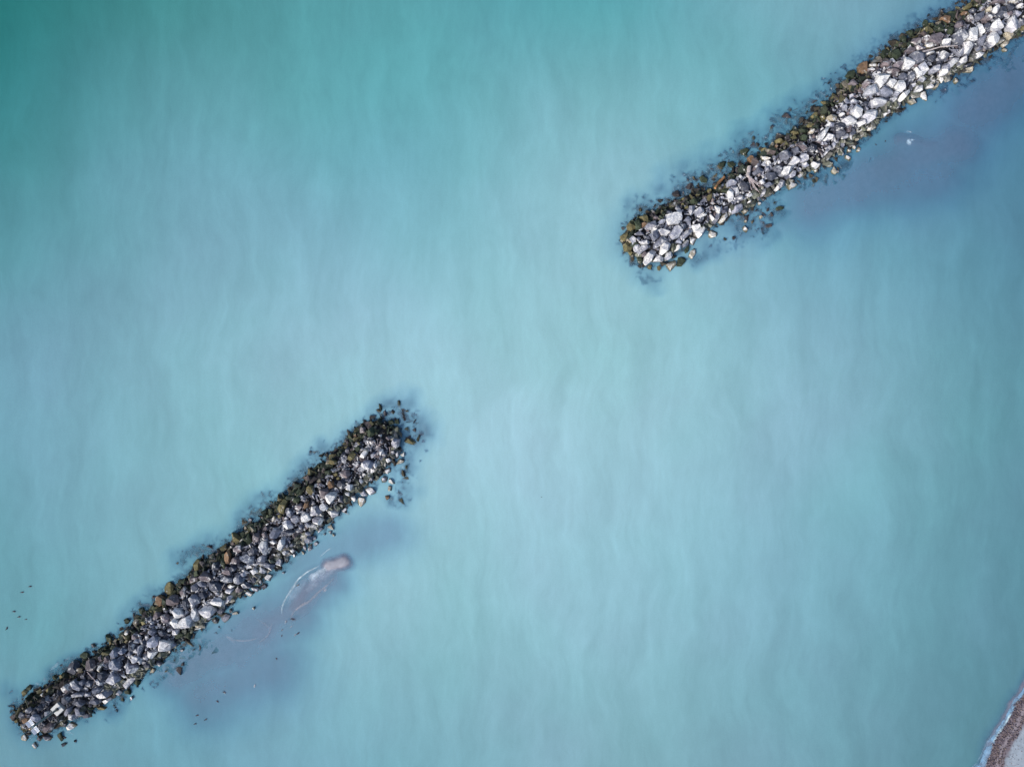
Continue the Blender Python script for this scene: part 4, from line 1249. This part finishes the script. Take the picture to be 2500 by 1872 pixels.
# ------------------------------------------------------------------ tubes, boxes
def tube(pts, rad, seg=8, bm=None, wob=0.0, rng=None):
    bm = bm or bmesh.new(); rings = []
    pts = [Vector(p) for p in pts]
    for i, p in enumerate(pts):
        t = (pts[min(i + 1, len(pts) - 1)] - pts[max(i - 1, 0)]).normalized()
        u = t.cross(Vector((0, 0, 1)));
        if u.length < .05: u = t.cross(Vector((1, 0, 0)))
        u.normalize(); v = t.cross(u)
        ri = rad[i] if isinstance(rad, (list, tuple)) else rad
        rings.append([bm.verts.new(p + (u * math.cos(a) + v * math.sin(a)) * ri * (1 + (rng.uniform(-wob, wob) if rng else 0))) for a in [2 * math.pi * k / seg for k in range(seg)]])
    for a, b in zip(rings, rings[1:]):
        for k in range(seg): bm.faces.new((a[k], a[(k + 1) % seg], b[(k + 1) % seg], b[k]))
    bm.faces.new(rings[0][::-1]); bm.faces.new(rings[-1]); return bm
def finish(bm, name, mat, parent=None, origin=None, smooth=False, bevel=0):
    if bevel: bmesh.ops.bevel(bm, geom=list(bm.edges), offset=bevel, segments=2, affect='EDGES', clamp_overlap=True)
    bmesh.ops.recalc_face_normals(bm, faces=bm.faces)
    if origin is not None: bmesh.ops.translate(bm, verts=bm.verts, vec=-Vector(origin))
    me = bpy.data.meshes.new(name); bm.to_mesh(me); bm.free()
    if smooth: me.shade_smooth()
    o = link(name, me, mat, parent)
    if origin is not None: o.location = origin
    return o
def box(sx, sy, sz, mat4, bm=None):
    bm = bm or bmesh.new(); bmesh.ops.create_cube(bm, size=1, matrix=mat4 @ Matrix.Diagonal((sx, sy, sz, 1))); return bm
def surf_z(x, y):
    h = bvh.ray_cast(Vector((x, y, 12)), dn); return h[0].z if h[0] is not None else -3

# ------------------------------------------------------------------ light beacon on the tip
B0 = Vector((BEACON.x, BEACON.y, .75))
root = bpy.data.objects.new('light_beacon', None); COL.objects.link(root); root.location = B0
tag(root, 'light beacon mast with four solar panels on a square white concrete base', 'beacon')
R42 = Matrix.Rotation(math.radians(44), 4, 'Z')
def part(bm, name, mat, parent=root, **k): return finish(bm, name, mat, parent, **k)
part(box(1.62, 1.62, 1.5, R42 @ Matrix.Translation((0, 0, .40))), 'concrete_base', M_CONC, bevel=.03)
bmp = bmesh.new(); bmesh.ops.create_cone(bmp, cap_ends=True, segments=8, radius1=.34, radius2=.34, depth=.05, matrix=Matrix.Translation((0, 0, 1.178)))
part(bmp, 'base_plate', M_DARKST)
part(tube([(0, 0, 1.2), (0, 0, 3.5), (0, 0, 6.9)], [.20, .17, .13], 12), 'mast', M_MAST, smooth=True)
pan_axis = Vector((.62, -.78, 0)).normalized(); pan_perp = Vector((.78, .62, 0)).normalized()
ctr = P(81.4, 1776.2, 7.6) - B0; ctr.z = 7.6 - .75
# platform head sits on the mast: panels on a cross beam
head = Vector((0, 0, 6.85))
part(tube([head - pan_axis * 1.25, head + pan_axis * 1.25], .05, 8), 'cross_beam', M_DARKST)
RP = Matrix(((pan_axis.x, pan_perp.x, 0, 0), (pan_axis.y, pan_perp.y, 0, 0), (0, 0, 1, 0), (0, 0, 0, 1)))
for sg_ in (-1, 1):
    for row in (-1, 1):
        m4 = Matrix.Translation(head + pan_axis * (sg_ * .72) + pan_perp * (row * .29) + Vector((0, 0, .12))) @ RP @ Matrix.Rotation(math.radians(6 * row), 4, 'X')
        fr = part(box(.98, .54, .035, m4), 'solar_panel', M_FRAME, bevel=.006)
        part(box(.92, .48, .008, m4 @ Matrix.Translation((0, 0, .0225))), 'cell_glass', M_PANEL, fr)
for q in (-1, 1):
    pt = head + pan_axis * (q * 1.2) + pan_perp * (-.5)
    part(tube([pt - Vector((0, 0, .02)), pt + Vector((0, 0, 1.15))], .028, 6), 'spike_rod', M_WHITE)
    part(tube([head + pan_axis * (q * 1.2), pt], .022, 6), 'rod_bracket', M_DARKST)
ln = bmesh.new(); bmesh.ops.create_cone(ln, cap_ends=True, segments=14, radius1=.16, radius2=.13, depth=.45, matrix=Matrix.Translation((0, 0, 7.12)))
lt = part(ln, 'lantern', M_WHITE)
l2 = bmesh.new(); bmesh.ops.create_cone(l2, cap_ends=True, segments=14, radius1=.12, radius2=.09, depth=.35, matrix=Matrix.Translation((0, 0, 7.53)))
part(l2, 'lens', M_LENS, lt)

# ------------------------------------------------------------------ driftwood
def drift(name, label, t, pts, rad, mat, lift=.08, seg=8, wob=.12):
    px = [tp(t, *p) for p in pts]; q = []
    for a, b in zip(px, px[1:]):
        for i in range(3): q.append((a[0] + (b[0] - a[0]) * i / 3, a[1] + (b[1] - a[1]) * i / 3))
    q.append(px[-1])
    rng = random.Random(len(label or name)); w0 = [P(*p) for p in q]
    zs = [max(surf_z(w.x, w.y), .0) for w in w0]
    n_ = len(zs); zz = [max(zs[max(0, i - 1):i + 2]) for i in range(n_)]
    zz = [sum(zz[max(0, i - 1):i + 2]) / len(zz[max(0, i - 1):i + 2]) + lift for i in range(n_)]
    W = [P(p[0], p[1], z) for p, z in zip(q, zz)]
    rr = np.interp(np.linspace(0, 1, n_), np.linspace(0, 1, len(rad)), rad).tolist()
    o = finish(tube(W, rr, seg, None, wob, rng), name, mat, None, W[0])
    if label: tag(o, label, 'driftwood')
    return o, W
st, W = drift('driftwood_stump', 'bleached tree stump with a fan of pale roots on the crest', 'K', [(725, 290), (705, 450), (670, 680), (720, 800)], [.30, .36, .34, .22], M_WOOD, .30, 10)
zr = W[-1].z
for pts in ([(720, 760), (900, 900), (1120, 960)], [(730, 800), (950, 980), (1250, 1110)], [(735, 800), (930, 1000), (1060, 1110), (1190, 1205)], [(725, 810), (860, 1000), (1010, 1260), (1180, 1480)], [(720, 800), (830, 1010), (900, 1210), (1080, 1400)], [(715, 800), (780, 1060), (800, 1210)], [(700, 800), (750, 1120), (800, 1270), (860, 1385)], [(730, 790), (960, 960), (1080, 1000), (1210, 1060)], [(725, 800), (890, 1050), (980, 1200)], [(720, 770), (850, 860), (1000, 890)]):
    px = [tp('K', *p) for p in pts]; n_ = len(px)
    Wp = [P(x, y, zr + .12 - (i / (n_ - 1)) * .25 + .12 * math.sin(i * 2.1)) for i, (x, y) in enumerate(px)]
    rt = finish(tube(Wp, np.linspace(.085, .03, n_).tolist(), 6), 'root', M_PINK, st); rt.matrix_parent_inverse = Matrix.Translation(-st.location)
drift('driftwood_branch', 'long bleached branch lying across the crest near the top right', 'I', [(610, 748), (740, 715), (860, 680), (1000, 668), (1110, 662)], [.16, .11, .09, .06], M_WOOD, .12)
drift('driftwood_log', 'orange-brown log on the seaward slope left of the stump', 'G', [(388, 945), (450, 860), (522, 780)], [.20, .24, .20], M_ORANGE, .22, 10)
drift('driftwood_plank', 'longer of two dark planks slanting together on the seaward slope', 'G', [(1335, 335), (1480, 242)], [.11, .10], M_DWOOD, .15, 5)
drift('driftwood_plank', 'shorter dark plank beside the longer slanting plank', 'G', [(1460, 335), (1535, 255)], [.09, .08], M_DWOOD, .15, 5)
drift('driftwood_branch', 'pinkish forked branch on dark rocks uphill from the beacon', 'A', [(1130, 420), (1180, 480), (1225, 520), (1215, 600)], [.06, .08, .05, .03], M_PINK, .08, 6)
drift('driftwood_branch', 'thin white stick jutting over the lagoon below the white teardrop boulder', 'E', [(650, 1305), (695, 1322), (740, 1345)], [.04, .05, .03], M_WOOD, .12, 6)
drift('driftwood_branch', 'thin pale twig slanting right beside the broad dark slab', 'C', [(995, 765), (1020, 720), (1055, 655)], [.035, .03], M_WOOD, .06, 6)
drift('driftwood_branch', 'thin pale twig slanting left across the twig beside the broad dark slab', 'C', [(1045, 830), (1015, 760), (960, 720)], [.035, .03], M_WOOD, .08, 6)
drift('driftwood_branch', 'grey stick leaning above the tall white rectangular boulder', 'H', [(1490, 190), (1535, 130), (1572, 85)], [.07, .06], M_WOOD, .15, 6)
drift('driftwood_branch', 'reddish branches lying along the top edge of the upper breakwater', 'I', [(1600, 30), (1690, 22), (1810, 8)], [.08, .07, .05], M_PINK, .12, 6)
tw = None
for i, pts in enumerate(([(1095, 590), (1050, 635), (1010, 680)], [(1075, 440), (1085, 510), (1105, 570)], [(1050, 560), (1100, 520), (1150, 495)], [(1030, 470), (1070, 520), (1080, 590)], [(1120, 460), (1090, 540)], [(1220, 540), (1232, 620)])):
    o, W = drift('twig' if i else 'twig_tangle', 'tangle of thin pinkish twigs on the crest near the tip' if not i else None, 'E', pts, [.045, .03], M_PINK, .10, 5)
    if not i: tw = o
    else: loc = o.location.copy(); o.parent = tw; o.location = loc - tw.location

# ------------------------------------------------------------------ water birds
ST = [(-.34, .11, .012, .008), (-.27, .11, .05, .02), (-.16, .10, .10, .07), (-.02, .085, .13, .10), (.12, .09, .11, .09), (.20, .13, .06, .065), (.23, .20, .04, .042), (.255, .255, .042, .042), (.30, .27, .036, .034), (.335, .262, .015, .014), (.40, .25, .004, .005)]
def bird(px, py, head_deg, L, kind, label, spread=False):
    bm = bmesh.new(); rings = []; cols = []
    seg = 10
    for j, (x, z, ry, rz) in enumerate(ST):
        ring = []
        for k_ in range(seg):
            a = 2 * math.pi * k_ / seg
            ring.append(bm.verts.new((x, ry * math.cos(a), z + rz * math.sin(a)))); up = math.sin(a)
            if kind == 'gull': c = (.80, .80, .80) if j > 4 else ((.30, .32, .36) if up > .2 and j > 1 else (.75, .75, .76)) if j > 0 else (.06, .06, .07)
            elif kind == 'pied': c = (.75, .74, .72) if 2 <= j <= 3 and up < .75 else (.05, .05, .06)
            else: c = (.085, .07, .085) if up > -.1 else (.20, .17, .18)
            if j >= 9: c = (.45, .30, .08) if kind == 'gull' else (.12, .10, .06)
            cols.append(c)
        rings.append(ring)
    for a, b in zip(rings, rings[1:]):
        for k_ in range(seg): bm.faces.new((a[k_], a[(k_ + 1) % seg], b[(k_ + 1) % seg], b[k_]))
    bm.faces.new(rings[0][::-1]); bm.faces.new(rings[-1])
    if spread:
        for s_ in (-1, 1):
            rr = [[(.14, .04, .15), (-.08, .04, .14)], [(.17, .24, .24), (-.06, .24, .22)], [(.06, .48, .22), (-.10, .46, .20)], [(-.05, .62, .17), (-.10, .60, .165)]]
            pv = []
            for (f_, r_) in rr:
                qd = []
                for (x, y, z), dz in ((f_, .012), (r_, .006), (r_, -.006), (f_, -.012)):
                    qd.append(bm.verts.new((x, y * s_, z + dz))); cols.append((.045, .04, .05))
                pv.append(qd)
            for a, b in zip(pv, pv[1:]):
                for k_ in range(4): bm.faces.new((a[k_], a[(k_ + 1) % 4], b[(k_ + 1) % 4], b[k_]))
            bm.faces.new(pv[-1]); bm.faces.new(pv[0][::-1])
    bmesh.ops.recalc_face_normals(bm, faces=bm.faces)
    me = bpy.data.meshes.new('water_bird'); bm.to_mesh(me); bm.free(); me.shade_smooth()
    at = me.attributes.new('col', 'FLOAT_COLOR', 'POINT'); at.data.foreach_set('color', np.c_[np.array(cols), np.ones(len(cols))].astype(np.float32).ravel())
    o = link('water_bird', me, M_BIRD)
    w = P(px, py); zb = max(float(terrain(np.array([w.x]), np.array([w.y]))[0][0]), -.035)
    o.location = (w.x, w.y, zb); o.rotation_euler = (0, 0, math.radians(head_deg)); s_ = L * .86 / .74; o.scale = (s_, s_ * 1.1, s_)
    tag(o, label, 'bird', 'water birds')
for a in [(74, 1431, 180, .75, 'duck', 'dark duck topmost of the flock off the left edge'),
          (55, 1445, 180, .72, 'duck', 'dark duck second from the top of the flock off the left edge'),
          (35, 1492, 175, .75, 'duck', 'dark duck leading the middle trio off the left edge'),
          (47, 1505, 180, .70, 'duck', 'dark duck in the middle of the trio off the left edge'),
          (64, 1511, 190, .55, 'duck', 'small dark duck rightmost of the trio off the left edge'),
          (17, 1533, 250, .78, 'duck', 'dark duck closest to the left edge, swimming downward'),
          (548, 1689, 145, .80, 'pied', 'grey-backed bird with a pale flank floating right of the dark wash, body slanting down'),
          (531, 1711, 135, .72, 'duck', 'dark bird below the grey-backed pale-flanked bird'),
          (622, 1673, 75, .75, 'gull', 'white and dark gull swimming alone over the deeper lagoon'),
          (482, 1745, 190, .70, 'duck', 'dark duck uppermost of the bottom trio'),
          (503, 1755, 205, .72, 'duck', 'dark duck rightmost of the bottom trio'),
          (477, 1766, 190, .65, 'duck', 'dark duck lowest of the bottom trio'),
          (698, 1517, 250, .72, 'gull', 'white gull on the shallow tail of the sandbar'),
          (715, 1511, 75, .62, 'duck', 'black bird holding its wings open beside the white gull', True),
          (711, 1529, 220, .50, 'gull', 'small pale bird below the black bird with open wings'),
          (689, 1537, 230, .55, 'pied', 'upper of two small birds left of the pale one, with light breast'),
          (688, 1551, 240, .55, 'duck', 'lower of two small dark birds over the sandbar'),
          (721, 1549, 235, .62, 'gull', 'white bird touching a dark one right of the sandbar tail'),
          (728, 1545, 215, .75, 'duck', 'dark bird touching the white one right of the sandbar tail'),
          (675, 1607, 300, .60, 'duck', 'dark bird alone below the sandbar flock'),
          (727, 1428, 205, .80, 'pied', 'black and white bird standing on the foam line of the sandbar'),
          (1322, 1213, 180, .32, 'duck', 'tiny dark bird alone in the open water between the breakwaters')]:
    bird(*a)

# ------------------------------------------------------------------ light, sky, camera
el = math.radians(SUN_EL := 34.0); az = Vector((-.80, -.60)).normalized()
sdir = Vector((az.x * math.cos(el), az.y * math.cos(el), math.sin(el)))
sun = bpy.data.lights.new('sun', 'SUN'); sun.energy = 1.5; sun.angle = math.radians(10); sun.color = (1, .965, .91)
so = bpy.data.objects.new('sun', sun); COL.objects.link(so); so.rotation_euler = (-sdir).to_track_quat('-Z', 'Y').to_euler(); so.location = (-60, -45, 80)
wd = bpy.data.worlds.new('World'); SC.world = wd; wd.use_nodes = True; nt = wd.node_tree
bg = nt.nodes['Background']; sky = nt.nodes.new('ShaderNodeTexSky'); sky.sky_type = 'NISHITA'; sky.sun_disc = False
sky.sun_elevation = el; sky.sun_rotation = math.atan2(az.x, az.y); sky.air_density = 1.0; sky.dust_density = 3.0; sky.ozone_density = 1.0
nt.links.new(sky.outputs[0], bg.inputs[0]); bg.inputs[1].default_value = 0.075
cam = bpy.data.cameras.new('camera'); co = bpy.data.objects.new('camera', cam); COL.objects.link(co); co.location = (0, 0, H)
cam.sensor_fit = 'HORIZONTAL'; cam.sensor_width = 36; cam.lens = H * 36 / (2500 * S); cam.clip_end = 3000; cam.clip_start = 1; SC.camera = co
SC.view_settings.view_transform = 'Standard'; SC.view_settings.look = 'None'; SC.view_settings.gamma = 1; SC.view_settings.exposure = EXPOSURE
SC.cycles.max_bounces = 6; SC.cycles.diffuse_bounces = 3; SC.cycles.transparent_max_bounces = 12
